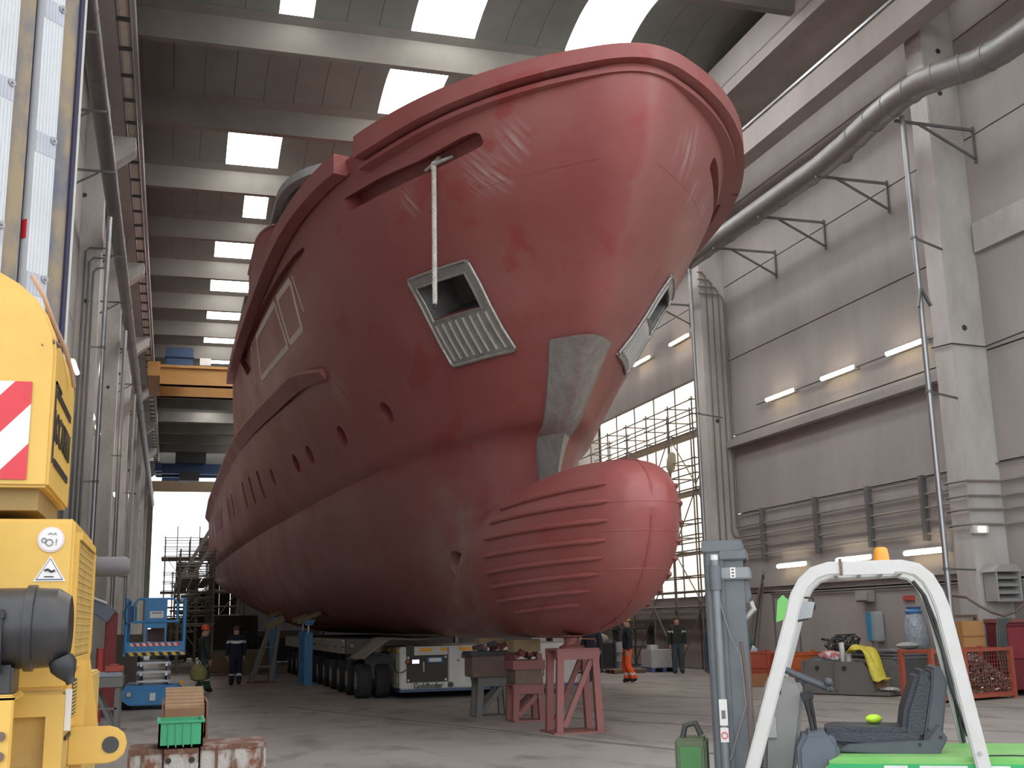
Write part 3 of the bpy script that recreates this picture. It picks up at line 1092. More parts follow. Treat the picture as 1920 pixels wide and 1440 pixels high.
# ================================================================ things on the walls and under the roof
def tubes_on(name, label, cat, paths, r, ma, n=8, group=None, part='pipe_run'):
    t = thing(name, label, cat, paths[0][0], 0, group)
    T = Matrix.Translation(-Vector(paths[0][0]))
    for p in paths:
        MB().tube(p, r, n).xf(T).build(part, ma, t, smooth=True)
    return t
# big round extraction duct on the right, with seams and wall brackets
D = [(15.75, 111.5, 13.1), (15.75, 60, 13.1), (15.72, 24, 13.1), (15.6, 22.6, 13.1), (15.46, 21.6, 13.1), (15.36, 20.8, 13.1), (15.30, 20.0, 13.1), (15.34, 19.3, 13.1), (15.62, 18.75, 13.1), (15.92, 18.3, 13.1), (16.06, 17.6, 13.1), (16.1, 9.0, 13.1)]
du = thing('extraction_duct', 'long round grey extraction duct running high along the right wall', 'duct', (15.75, 30, 13.1))
T = Matrix.Translation((-15.75, -30, -13.1))
MB().tube(D, .30, 20).xf(T).build('duct_pipe', M_duct, du, smooth=True)
for y in [23.0 + 1.55 * i for i in range(16)]:
    MB().tube([(15.74, y, 13.1), (15.74, y + .05, 13.1)], .312, 20).xf(T).build('seam_ring', M_duct, du, smooth=True)
for a, b in ((3, 4), (4, 5), (5, 6), (6, 7), (7, 8), (8, 9), (9, 10)):
    p, q = Vector(D[a]), Vector(D[b])
    mid = (p + q) / 2
    d = (q - p).normalized() * .03
    MB().tube([mid - d, mid + d], .315, 20).xf(T).build('seam_ring', M_duct, du, smooth=True)
for y in (20.6, 24.0, 27.05, 29.85, 36, 42, 48, 54):
    m = MB().bar((15.55, y, 12.82), (17.68, y, 12.82), .06, .06)
    m.bar((16.2, y, 12.8), (17.66, y, 12.1), .05, .05).bar((17.66, y, 12.0), (17.66, y, 12.9), .05, .05)
    m.xf(T).build('wall_bracket', M_steel, du)
# duct on the left
dl = thing('extraction_duct', 'round dark duct running high along the left wall', 'duct', (-1.9, 30, 13.1))
T = Matrix.Translation((1.9, -30, -13.1))
MB().tube([(-1.9, 111, 13.1), (-1.9, 12, 13.1)], .19, 16).xf(T).build('duct_pipe', M_steel, dl, smooth=True)
for y in [18 + 2.6 * i for i in range(20)]:
    MB().tube([(-1.9, y, 13.1), (-1.9, y + .05, 13.1)], .196, 16).xf(T).build('seam_ring', M_steel, dl, smooth=True)
for y in (21, 24.5, 28, 34.8, 40, 47, 54, 61):
    MB().bar((-1.7, y, 12.84), (-2.88, y, 12.84), .05, .05).bar((-2.1, y, 12.8), (-2.88, y, 12.3), .04, .04).xf(T).build('wall_bracket', M_steel, dl)
# cable ladder under the left roof edge
ct = thing('cable_ladder', 'steel cable ladder with rungs under the left roof edge', 'cable tray', (-1.62, 20, 16.3))
T = Matrix.Translation((1.62, -20, -16.3))
MB().bar((-1.78, 15, 16.3), (-1.78, 111, 16.3), .05, .12).xf(T).build('side_rail', M_steel, ct)
MB().bar((-1.48, 15, 16.3), (-1.48, 111, 16.3), .05, .12).xf(T).build('side_rail', M_steel, ct)
MB().bar((-1.63, 15, 16.28), (-1.63, 111, 16.28), .16, .03).xf(T).build('cable_bundle', mat('pale_cable', (.6, .56, .46), .7), ct)
for i in range(60):
    MB().b2((-1.8, 16 + i * 1.5, 16.2), (-1.46, 16.12 + i * 1.5, 16.26)).xf(T).build('rung', M_dark, ct, fix=False)
# vertical down pipes
def vpipe(x, y, z0, z1, r, label, clamp=()):
    t = thing('down_pipe', label, 'pipe', (x, y, z0))
    MB().tube([(0, 0, 0), (0, 0, z1 - z0 - .25), (0, .0, z1 - z0)], r, 12).build('pipe_run', M_galv, t, smooth=True)
    for c in clamp:
        MB().cyl((0, 0, c - z0), (0, 0, c - z0 + .06), r * 1.25, 12).bar((0, 0, c - z0 + .03), (1.15 if x > 0 else -.3, .55 if x > 0 else 0, c - z0 + .03), .04, .04).build('pipe_clamp', M_steel, t)
    return t
vpipe(15.6, 20.4, 1.25, 12.85, .062, 'shiny vertical pipe dropping from the duct beside the near right pillar', (2.6, 6.4, 9.9))
vpipe(15.72, 31.9, .0, 12.85, .062, 'grey vertical pipe beside the second right pillar, next to the scaffold', (4, 8))
vpipe(-1.98, 31.2, .0, 12.8, .065, 'grey vertical pipe hanging from the left duct, nearest to the yellow crane', (3.2, 5.5, 9.1))
vpipe(-2.0, 43.8, .0, 12.8, .075, 'grey vertical pipe on the left wall further from the yellow crane', (4.1, 8))
vpipe(-2.0, 56.2, .0, 12.8, .075, 'farthest grey vertical pipe on the left wall', (4.1, 8))
# valve box on the near right pipe
t = thing('pipe_bracket', 'folded metal strut clamped to the near right vertical pipe', 'bracket', (15.6, 20.34, 8.4))
MB().bar((0, 0, .35), (-.13, -.03, -.1), .05, .05).bar((0, 0, .35), (.22, 0, -.05), .06, .06).build('strut', M_steel, t)
# conduits: down the second right pillar, then along the wall towards the camera
for i, (x, z, zt) in enumerate(((17.00, 3.62, 13.2), (17.22, 3.95, 12.95), (17.44, 4.25, 12.7), (17.62, 4.58, 12.45))):
    yy = 33.33
    p = [(16.7, yy, zt), (x - .12, yy, zt), (x, yy, zt - .14), (x, yy, z + .2), (x + .06, yy, z + .06), (17.58, yy - .03, z), (17.62, yy - .3, z), (17.62, 21.75, z), (17.55, 21.72, z), (16.74, 21.68, z), (16.72, 21.6, z), (16.72, 20.99, z), (16.74, 20.94, z), (17.58, 20.93, z), (17.64, 20.85, z), (17.64, 9.5, z)]
    tubes_on('conduit', ['lowest', 'second lowest', 'second highest', 'highest'][i] + ' of four thin conduits running along the right wall', 'conduit', [p], .028, mat('conduit_tan', (.26, .23, .20), .7), 6, 'conduits on the right wall')
MB_h = [(17.64, 33.1, 4.98), (17.64, 9.5, 4.98)]
tubes_on('conduit', 'single thin cable pipe just above the four conduits on the right wall', 'conduit', [MB_h], .018, M_steel, 6, 'conduits on the right wall')
for i, y in enumerate((31.6, 28.5, 25.9, 23.6, 21.25 - 2.6)):
    o = MB().b2((17.55, y, 3.45), (17.69, y + .12, 5.05)).build('conduit_bracket', M_steel)
    tag(o, '%s upright bracket of the right wall conduits, counted from the scaffold side' % ['first', 'second', 'third', 'fourth', 'fifth'][i], 'bracket', 'conduit brackets')
for i, (x, zb, zt) in enumerate(((-2.72, 6, 12.6), (-2.6, 6, 12.3), (-2.48, 6, 12.0))):
    tubes_on('conduit', ['outermost', 'middle', 'innermost'][i] + ' of three bent conduits on the left pillar', 'conduit', [[(-2.1, 33.36, zt), (x + .1, 33.36, zt), (x, 33.36, zt - .12), (x, 33.36, 1.5)]], .025, M_steel, 6, 'conduits on the left pillar')
# fluorescent lamps
def lamp(x, y, z, label, dx=1, w=1.5):
    t = thing('wall_lamp', label, 'lamp', (x, y, z), 0, 'fluorescent wall lamps')
    MB().b2((-.02 * dx, -w / 2 - .06, -.05), (.10 * dx, w / 2 + .06, .07)).build('housing', M_white, t)
    MB().tube([(-.06 * dx, -w / 2, -.01), (-.06 * dx, w / 2, -.01)], .06, 10).build('lamp_tube', M_tube, t, smooth=True)
    return t
nm = ['farthest', 'middle', 'nearest']
for i, y in enumerate((29.9, 26.75, 23.65)):
    lamp(17.55, y, 8.3, nm[i] + ' of the three lit lamps in the upper row on the right wall')
for i, y in enumerate((29.9, 26.7, 23.65)):
    lamp(17.55, y, 3.2, nm[i] + ' of the three lit lamps in the lower row on the right wall')
lamp(17.55, 36.7, 11.7, 'lit lamp above the backlit window bay, nearer the pillar')
lamp(17.55, 40.2, 11.7, 'lit lamp above the backlit window bay, nearer the hull')
lamp(-2.75, 31.8, 8.7, 'lit lamp on the left wall nearest the yellow crane', -1)
for i, y in enumerate((39.0, 42.2)):
    lamp(-2.75, y, 8.7, ['first', 'second'][i] + ' lit lamp on the left wall behind the left pillar', -1)
lamp(-2.75, 56.5, 8.0, 'small far lit lamp on the left wall', -1, .9)
tubes_on('lamp_cable', 'thin dark cable linking the upper row of lamps on the right wall', 'cable', [[(17.6, 31.5, 8.3), (17.6, 22, 8.3), (17.5, 21.8, 8.0), (16.75, 21.65, 7.75), (16.75, 20.95, 7.7), (17.6, 20.9, 7.65), (17.62, 14, 7.9)]], .018, M_dark, 5)
t = thing('emergency_lamp', 'small lit emergency lamp on the near right pillar', 'lamp', (16.95, 20.93, 3.5))
MB().b2((-.20, -.08, -.09), (.20, .06, .09)).build('housing', M_white, t, bevel=.015)
MB().b2((-.08, -.095, -.05), (.10, -.082, .05)).build('diffuser', M_tube, t)
# overhead travelling crane far down the hall
oc = thing('bridge_crane', 'orange overhead bridge crane spanning the hall far back', 'crane', (7, 66, 15.3))
T = Matrix.Translation((-7, -66, -15.3))
for y in (64.2, 67.6):
    MB().b2((-1.0, y, 15.0), (16.2, y + .5, 16.1)).b2((-1.0, y - .12, 15.95), (16.2, y + .62, 16.1)).b2((-1.0, y - .12, 15.0), (16.2, y + .62, 15.1)).xf(T).build('girder', M_crane, oc)
for x in (-1.65, 15.8):
    MB().b2((x, 63.4, 15.3), (x + .65, 69.2, 16.1)).xf(T).build('end_carriage', M_crane, oc)
MB().b2((-.75, 64.9, 16.2), (.75, 66.6, 17.3)).b2((-.8, 64.8, 16.7), (.8, 66.7, 16.8)).xf(T).build('electrical_cabinet', M_bluedk, oc, bevel=.03)
MB().b2((1.1, 64.1, 16.15), (1.7, 64.2, 16.55)).xf(T).build('sign_plate', M_white, oc)
oc2 = thing('bridge_crane', 'second dark blue bridge crane in front of the far doorway', 'crane', (7, 104, 15.0))
T = Matrix.Translation((-7, -104, -15))
for y in (103.5, 106):
    MB().b2((-1.6, y, 15.1), (16.2, y + .5, 16.0)).xf(T).build('girder', M_bluedk, oc2)
MB().b2((0, 103, 16), (2.6, 106, 17.0)).b2((.4, 103.4, 14.5), (2.1, 105.6, 15.3)).xf(T).build('hoist', M_dark, oc2, bevel=.05)
for x in (-1.7, 15.8):
    MB().b2((x, 102.6, 15.2), (x + .6, 107, 15.9)).xf(T).build('end_carriage', M_bluedk, oc2)
# electrical boxes on the right wall
t = thing('switch_box', 'grey junction box on the right wall above the blue socket box', 'box', (17.62, 26.4, 2.2))
MB().b2((-.16, -.3, -.15), (.06, .3, .15)).build('body', mat('grey_box', (.33, .33, .31), .6), t, bevel=.02)
MB().b2((-.18, -.26, -.11), (-.155, .26, .11)).build('lid', mat('grey_lid', (.42, .42, .40), .6), t, bevel=.01)
t = thing('socket_box', 'blue wall socket box under the grey junction box', 'box', (17.62, 26.0, 1.42))
MB().b2((-.2, -.18, -.38), (.06, .18, .38)).build('body', mat('pale_box', (.40, .43, .44), .6), t, bevel=.02)
MB().b2((-.22, -.02, -.36), (-.19, .18, .36)).build('door', mat('socket_blue', (.06, .33, .55), .5), t)
MB().tube([(-.12, .1, -.38), (-.14, .12, -.6), (-.1, .18, -.8), (-.12, .25, -1.0)], .03, 6).build('plug_lead', mat('pinkish_lead', (.45, .25, .22), .6), t, smooth=True)
tag(MB().add([(17.66, 24.9, 2.05), (17.66, 24.45, 2.05), (17.66, 24.45, 2.17), (17.66, 24.9, 2.17), (17.69, 24.9, 2.05), (17.69, 24.45, 2.05), (17.69, 24.45, 2.17), (17.69, 24.9, 2.17)], [(0, 1, 2, 3), (4, 7, 6, 5), (0, 4, 5, 1), (2, 6, 7, 3), (0, 3, 7, 4), (1, 5, 6, 2)]).build('red_wall_mark', mat('red_mark', (.5, .08, .07), .7)), 'small red plate on the right wall behind the overhead guard', 'sign')
tubes_on('wall_cable', 'thin cable pipe along the right wall under the lower lamps', 'cable', [[(17.66, 31.5, 2.38), (17.66, 22, 2.38)]], .02, M_dark, 5)

# folded door leaf on the left: rusty painted sheets with translucent strips
dlf = sempty('door_1', 'folded industrial door leaf of mottled rusty blue sheets and translucent strips', (-.99, 10.35, 0))
U = Vector((-.68, -.733, 0)).normalized()
Nn = Vector((U.y, -U.x, 0))
if Nn.x < 0:
    Nn = -Nn
M_mott = mat('mottled_rust_blue', (.30, .235, .15), .7, col2=(.13, .14, .175), scale=3.2, amt=1.0, thresh=(.38, .66), bump=.1, bscale=20, stretch=(1, 1, .6))
M_poly = mat('polycarbonate', (.62, .64, .66), .35, col2=(.52, .54, .57), scale=2, amt=.6)
M_edge = mat('edge_navy', (.035, .03, .07), .6)
M_gask = mat('pale_gasket', (.5, .5, .45), .6)
def leafbox(s0, s1, n0, n1, z0, z1, name, ma, par=dlf):
    v = []
    for z in (z0, z1):
        for (s, n) in ((s0, n0), (s1, n0), (s1, n1), (s0, n1)):
            p = U * s + Nn * n
            v.append((p.x, p.y, z))
    return MB().add(v, [(0, 3, 2, 1), (4, 5, 6, 7), (0, 1, 5, 4), (1, 2, 6, 5), (2, 3, 7, 6), (3, 0, 4, 7)]).build(name, ma, par, fix=True)
leafbox(-.012, .012, -.05, .035, 0, 16.5, 'edge_strip', M_gask)
leafbox(.012, .05, -.05, .03, 0, 16.5, 'edge_profile', M_edge)
leafbox(0, 3.0, -.08, -.05, 0, 16.5, 'backing_sheet', M_edge)
for k in range(6):
    s = .05 + k * .475
    leafbox(s, s + .2, -.05, 0, 0, 16.5, 'painted_sheet', M_mott)
    st = leafbox(s + .2, s + .42, -.05, .045, 0, 16.5, 'translucent_strip', M_poly)
    for q in range(6):
        leafbox(s + .215 + q * .035, s + .222 + q * .035, .045, .05, 0, 16.5, 'flute', mat('flute_grey', (.56, .58, .60), .4), st)
    for j in range(12):
        z = 1.2 + 1.28 * j - (.0 if k % 2 else .35) + .03
        p = U * (s + .235) + Nn * .052
        MB().cyl((p.x, p.y, z), (p.x + Nn.x * .012, p.y + Nn.y * .012, z), .034, 14).cyl((p.x, p.y, z), (p.x + Nn.x * .028, p.y + Nn.y * .028, z), .014, 8).build('bolt_washer', M_galv, st)
        leafbox(s + .2, s + .42, .045, .049, z - .16, z + .03, 'clip_band', mat('clip_grey', (.42, .43, .50), .5), st)
leafbox(.455, .475, -.05, .01, 5.05, 5.22, 'red_tag', mat('red_tag', (.6, .03, .04), .5))
# ================================================================ people
M_skin = mat('skin', (.50, .28, .20), .6)
def person(label, loc, rz, jacket, trousers, P=None, hat=None, bands=(), collar=None, bald=False):
    """one continuous skinned body; faces +Y before rotation"""
    J = {'pelvis': (0, 0, .96), 'spine': (0, .01, 1.14), 'chest': (0, .01, 1.34), 'neck': (0, .0, 1.50), 'head0': (0, .025, 1.60), 'head1': (0, .02, 1.70),
         'nose': (0, .115, 1.615)}
    for s, k in ((-1, 'L'), (1, 'R')):
        J.update({'sh' + k: (s * .185, 0, 1.43), 'el' + k: (s * .25, -.02, 1.15), 'wr' + k: (s * .26, .05, .90), 'pa' + k: (s * .255, .065, .83),
                  'hip' + k: (s * .095, 0, .90), 'kn' + k: (s * .105, .02, .50), 'an' + k: (s * .11, -.03, .10), 'to' + k: (s * .125, .13, .045), 'he' + k: (s * .11, -.07, .05)})
    if P:
        J.update(P)
    E = [('pelvis', 'spine'), ('spine', 'chest'), ('chest', 'neck'), ('neck', 'head0'), ('head0', 'head1'), ('head0', 'nose')]
    Rr = {'pelvis': (.20, .15), 'spine': (.195, .15), 'chest': (.22, .155), 'neck': (.078, .078), 'head0': (.105, .118), 'head1': (.108, .122), 'nose': (.02, .02)}
    for k in 'LR':
        E += [('chest', 'sh' + k), ('sh' + k, 'el' + k), ('el' + k, 'wr' + k), ('wr' + k, 'pa' + k), ('pelvis', 'hip' + k), ('hip' + k, 'kn' + k), ('kn' + k, 'an' + k), ('an' + k, 'to' + k), ('an' + k, 'he' + k)]
        Rr.update({'sh' + k: (.105, .105), 'el' + k: (.075, .075), 'wr' + k: (.055, .055), 'pa' + k: (.042, .032), 'hip' + k: (.125, .125), 'kn' + k: (.10, .10), 'an' + k: (.085, .085), 'to' + k: (.055, .045), 'he' + k: (.055, .05)})
        s = -1 if k == 'L' else 1
        px, py, pz = J['pa' + k]
        w = Vector(J['pa' + k]) - Vector(J['wr' + k])
        w.normalize()
        side = Vector((0, 1, 0)) if abs(w.y) < .8 else Vector((1, 0, 0))
        for f in range(4):
            b = Vector(J['pa' + k]) + side * (-.03 + .02 * f) + w * .035
            L = (.065, .078, .072, .055)[f]
            J['f%d%s' % (f, k)] = tuple(b)
            J['g%d%s' % (f, k)] = tuple(b + w * L * .55 + Vector((-s * .006, 0, 0)))
            J['h%d%s' % (f, k)] = tuple(b + w * L + Vector((-s * .022, 0, 0)))
            E += [('pa' + k, 'f%d%s' % (f, k)), ('f%d%s' % (f, k), 'g%d%s' % (f, k)), ('g%d%s' % (f, k), 'h%d%s' % (f, k))]
            for q in 'fgh':
                Rr['%s%d%s' % (q, f, k)] = (.0095, .0095)
        b = Vector(J['pa' + k]) + side * .045 - w * .02
        J['t' + k], J['u' + k] = tuple(b), tuple(b + w * .045 + side * .015)
        E += [('pa' + k, 't' + k), ('t' + k, 'u' + k)]
        Rr['t' + k] = Rr['u' + k] = (.011, .011)
    names = list(J)
    me = bpy.data.meshes.new('body')
    me.from_pydata([J[n] for n in names], [(names.index(a), names.index(b)) for a, b in E], [])
    o = bpy.data.objects.new('tmp', me)
    COL.objects.link(o)
    md = o.modifiers.new('s', 'SKIN')
    md.use_smooth_shade = True
    for i, n in enumerate(names):
        sv = me.skin_vertices[0].data[i]
        sv.radius = Rr[n]
        sv.use_root = (n == 'pelvis')
    sd = o.modifiers.new('d', 'SUBSURF')
    sd.levels = 2
    dg = bpy.context.evaluated_depsgraph_get()
    m2 = bpy.data.meshes.new_from_object(o.evaluated_get(dg))
    bpy.data.objects.remove(o)
    m2.name = 'body'
    mj = mat('cloth_' + '_'.join('%02d' % int(c * 100) for c in jacket), jacket, .85, bump=.15, bscale=30)
    mt = mat('cloth_' + '_'.join('%02d' % int(c * 100) for c in trousers), trousers, .85, bump=.15, bscale=30)
    for x in (mj, mt, M_skin, M_black, mat('reflective_band', (.75, .76, .74), .35)):
        m2.materials.append(x)
    nz, wz = J['neck'][2] + .015, J['pelvis'][2] - .03
    hands = [Vector(J['wrL']), Vector(J['wrR'])]
    palms = [Vector(J['paL']), Vector(J['paR'])]
    for p in m2.polygons:
        c = p.center
        i = 0 if c.z > wz else 1
        if c.z > nz and abs(c.x - J['neck'][0]) < .12:
            i = 2
        for h, q in zip(hands, palms):
            w = (q - h).normalized()
            if (c - q).length < .17 and (c - h).dot(w) > .01 and abs(c.x) > .195:
                i = 2
            elif (c - h).length < .16 and abs(c.x - J['pelvis'][0]) > .21:
                i = 0
        if c.z < .13:
            i = 3
        for (a, b_, zone) in bands:
            if a < c.z < b_ and (zone == 'all' or abs(c.x) < .2):
                i = 4 if i in (0, 1) else i
        p.material_index = i
    t = thing('person', label, 'person', loc, rz)
    ob = bpy.data.objects.new('body', m2)
    COL.objects.link(ob)
    ob.parent = t
    hd = Vector(J['head1'])
    for s in (-1, 1):
        MB().sphere((hd.x + s * .032, hd.y + .078, hd.z - .055), .011, 8, 6).build('eye', M_black, t)
    if hat:
        m = MB().lathe([(.112, 0), (.115, .03), (.107, .075), (.075, .115), (.02, .13)], (hd.x, hd.y, hd.z - .0), (0, 0, 1), 16)
        m.lathe([(.10, 0), (.138, .0), (.138, .012), (.10, .014)], (hd.x, hd.y + .015, hd.z - .01), (0, 0, 1), 16)
        m.build('helmet', mat('helmet_' + '_'.join('%02d' % int(c * 100) for c in hat), hat, .4), t, smooth=True)
    else:
        MB().sphere((hd.x, hd.y - .012, hd.z + .005), .098, 14, 9, (.92, 1.0, .86)).build('hair', mat('dark_hair', (.09, .065, .05) if not bald else (.33, .22, .18), .8), t, smooth=True)
    return t
navy, dkgreen, green = (.018, .02, .035), (.03, .075, .06), (.075, .14, .105)
# left of the hull
person('person in navy overalls with white reflective bands walking away under the hull', (2.0, 36.3, 0), .05, navy, navy,
       {'knR': (.10, .07, .50), 'anR': (.10, -.12, .13), 'toR': (.11, .02, .07), 'heR': (.1, -.17, .1), 'knL': (-.10, .05, .5), 'anL': (-.10, .08, .09), 'toL': (-.11, .24, .04), 'heL': (-.1, .03, .05)},
       None, [(1.27, 1.33, 'all'), (.30, .36, 'all')])
pm = person('person in an orange helmet carrying a yellow bag beside the scissor lift', (.96, 32.9, 0), -1.2, (.025, .035, .03), dkgreen,
       {'knL': (-.1, .12, .5), 'anL': (-.1, .16, .1), 'toL': (-.11, .32, .045), 'heL': (-.1, .11, .05), 'knR': (.1, -.02, .5), 'anR': (.1, -.2, .12), 'toR': (.11, -.06, .06), 'heR': (.1, -.26, .1),
        'elL': (-.25, .1, 1.17), 'wrL': (-.24, .18, .92), 'paL': (-.24, .2, .85)}, (.75, .10, .02), [(.32, .37, 'all')])
MB().prism([(-.09, 1.02), (.09, 1.02), (.11, 1.36), (-.11, 1.36)], (0, .125, 0), (1, 0, 0), (0, 0, 1), (0, 1, 0), .03).build('vest_panel', mat('vest_yellow', (.45, .42, .06), .8), pm)
bg_ = thing('bag', 'yellow cloth bag hanging from the hand of the person in the orange helmet', 'bag', (.83, 32.62, 0), .2)
MB().lathe([(.10, .33), (.20, .38), (.235, .52), (.20, .68), (.12, .75), (.05, .78)], (0, 0, 0), (0, 0, 1), 14).build('sack', mat('sack_yellow', (.30, .26, .10), .9, bump=.4, bscale=20), bg_, smooth=True)
MB().tube([(-.05, 0, .76), (-.04, 0, .84), (.0, 0, .87), (.04, 0, .84), (.05, 0, .76)], .012, 6).build('handle', M_tape, bg_, smooth=True)
# right of the bow
person('person in bright orange trousers, dark jacket and yellow helmet walking behind the bulb', (12.3, 30.1, 0), 1.35, (.02, .022, .032), (.95, .13, .03),
       {'knR': (.1, .1, .5), 'anR': (.1, .0, .1), 'toR': (.11, .16, .05), 'heR': (.1, -.05, .05), 'knL': (-.1, .05, .5), 'anL': (-.1, -.16, .12), 'toL': (-.11, -.01, .05), 'heL': (-.1, -.22, .1)}, (.75, .55, .05), [(.22, .28, 'all')])
person('person in dark jacket and green trousers standing half hidden behind the tall red stand', (11.35, 30.4, 0), 2.4, (.03, .032, .045), dkgreen)
person('person in black jacket behind the white crate by the scaffold', (15.6, 34.0, 0), 2.9, (.03, .033, .03), (.06, .08, .10), None, None, [(1.30, 1.33, 'all')])
person('person in green work overalls seen from behind, left of the overhead guard', (12.72, 24.3, 0), -.25, green, green,
       {'knL': (-.1, .12, .52), 'anL': (-.12, -.02, .12), 'toL': (-.13, .14, .05), 'heL': (-.12, -.07, .06), 'knR': (.1, .04, .5), 'anR': (.12, .02, .09), 'toR': (.13, .18, .04), 'heR': (.12, -.03, .05),
        'wrR': (.24, .16, .98), 'paR': (.22, .22, .94), 'elR': (.27, .0, 1.16)}, None, (), None, True)
# ================================================================ supports and transport under the hull
M_redst = mat('red_oxide_steel', (.27, .095, .085), .6, col2=(.22, .10, .095), scale=4, amt=.8)
M_brnst = mat('brown_steel', (.17, .115, .09), .7, col2=(.12, .08, .065), scale=4, amt=.8)
M_greyst = mat('weathered_grey_steel', (.17, .17, .16), .65, scale=4)
def stand(label, loc, w0, w1, h, ma, head=None, d=.6, foot=.12, rz=0.0, cap=None):
    t = thing('keel_stand', label, 'stand', loc, rz)
    MB().b2((-w0 / 2 - foot, -d / 2 - foot * .6, 0), (w0 / 2 + foot, d / 2 + foot * .6, .025)).build('base_plate', ma, t)
    for sy in (-1, 1):
        for sx in (-1, 1):
            a, b = (sx * w0 / 2, sy * (d / 2 - .05), .02), (sx * w1 / 2, sy * (d / 2 - .05), h - .01)
            MB().bar(a, b, .11, .10, (0, 1, 0)).build('leg', ma, t)
        MB().bar((-w1 / 2 - .065, sy * (d / 2 - .05), h - .072), (w1 / 2 + .065, sy * (d / 2 - .05), h - .072), .124, .14).build('top_beam', ma, t)
        MB().bar((-w0 / 2 * .75, sy * (d / 2 - .05), .1), (w1 / 2 * .8, sy * (d / 2 - .05), h - .15), .08, .05, (0, 1, 0)).build('diagonal', ma, t)
    MB().b2((-w1 / 2 - .07, -d / 2, h), (w1 / 2 + .07, d / 2, h + .03)).build('top_plate', ma, t)
    return t
s1 = stand('tall red steel stand with diagonal braces directly under the bulb', (6.28, 17.75, 0), .68, .58, 1.27, M_redst)
for i in range(7):      # crumpled steel chair on top
    a = i * 2 * PI / 7
    MB().bar((.16 * math.cos(a), .16 * math.sin(a), 1.30), (.13 * math.cos(a + 1.6), .13 * math.sin(a + 1.6), 1.50), .05, .03).build('head_strut', M_redst, s1)
MB().lathe([(.2, 1.30), (.21, 1.33), (.12, 1.36), (.12, 1.46), (.21, 1.485), (.21, 1.50)], (0, 0, 0), (0, 0, 1), 14).build('head_cup', M_redst, s1)
MB().tube([(.1, -.2, 1.45), (.3, -.25, 1.44), (.34, -.22, 1.4)], .012, 6).build('rod', M_redst, s1)
s2 = stand('low red steel stand with brown box on top behind the tall stand', (6.19, 20.1, 0), .50, .44, .62, M_redst, d=.5, foot=.04)
MB().b2((-.26, -.28, .65), (.26, .28, .90)).build('packing_box', M_brnst, s2, bevel=.01)
MB().b2((-.3, -.3, .90), (.3, .3, 1.06)).build('top_beam_box', M_redst, s2)
s3 = stand('grey steel stand carrying a wide brown box, left of the low red stand', (5.9, 21.4, 0), .56, .46, .70, M_greyst, d=.5, foot=.06)
MB().b2((-.42, -.3, .73), (.42, .3, 1.12)).build('packing_box', M_brnst, s3, bevel=.012)
MB().b2((-.45, -.32, 1.12), (.45, .32, 1.20)).build('top_channel', M_dark, s3)
for i, (st, z) in enumerate(((s2, 1.06), (s3, 1.20))):
    rnd = random.Random(i + 3)
    for k in range(9):
        x, y = rnd.uniform(-.28, .28), rnd.uniform(-.25, .2)
        MB().box((x, y, z + rnd.uniform(.04, .14)), (rnd.uniform(.08, .16), .1, rnd.uniform(.05, .12)), Matrix.Rotation(rnd.uniform(-.6, .6), 3, 'Y')).build('wedge_clamp', [M_redst, mat('dark_red', (.14, .03, .03), .6), M_dark][k % 3], st)
    MB().b2((-.25, -.2, z + .14), (.25, .2, z + .24 if i else z + .36)).build('timber_pad', mat('timber', (.30, .22, .12), .8, scale=6, stretch=(6, 1, 1)), st)

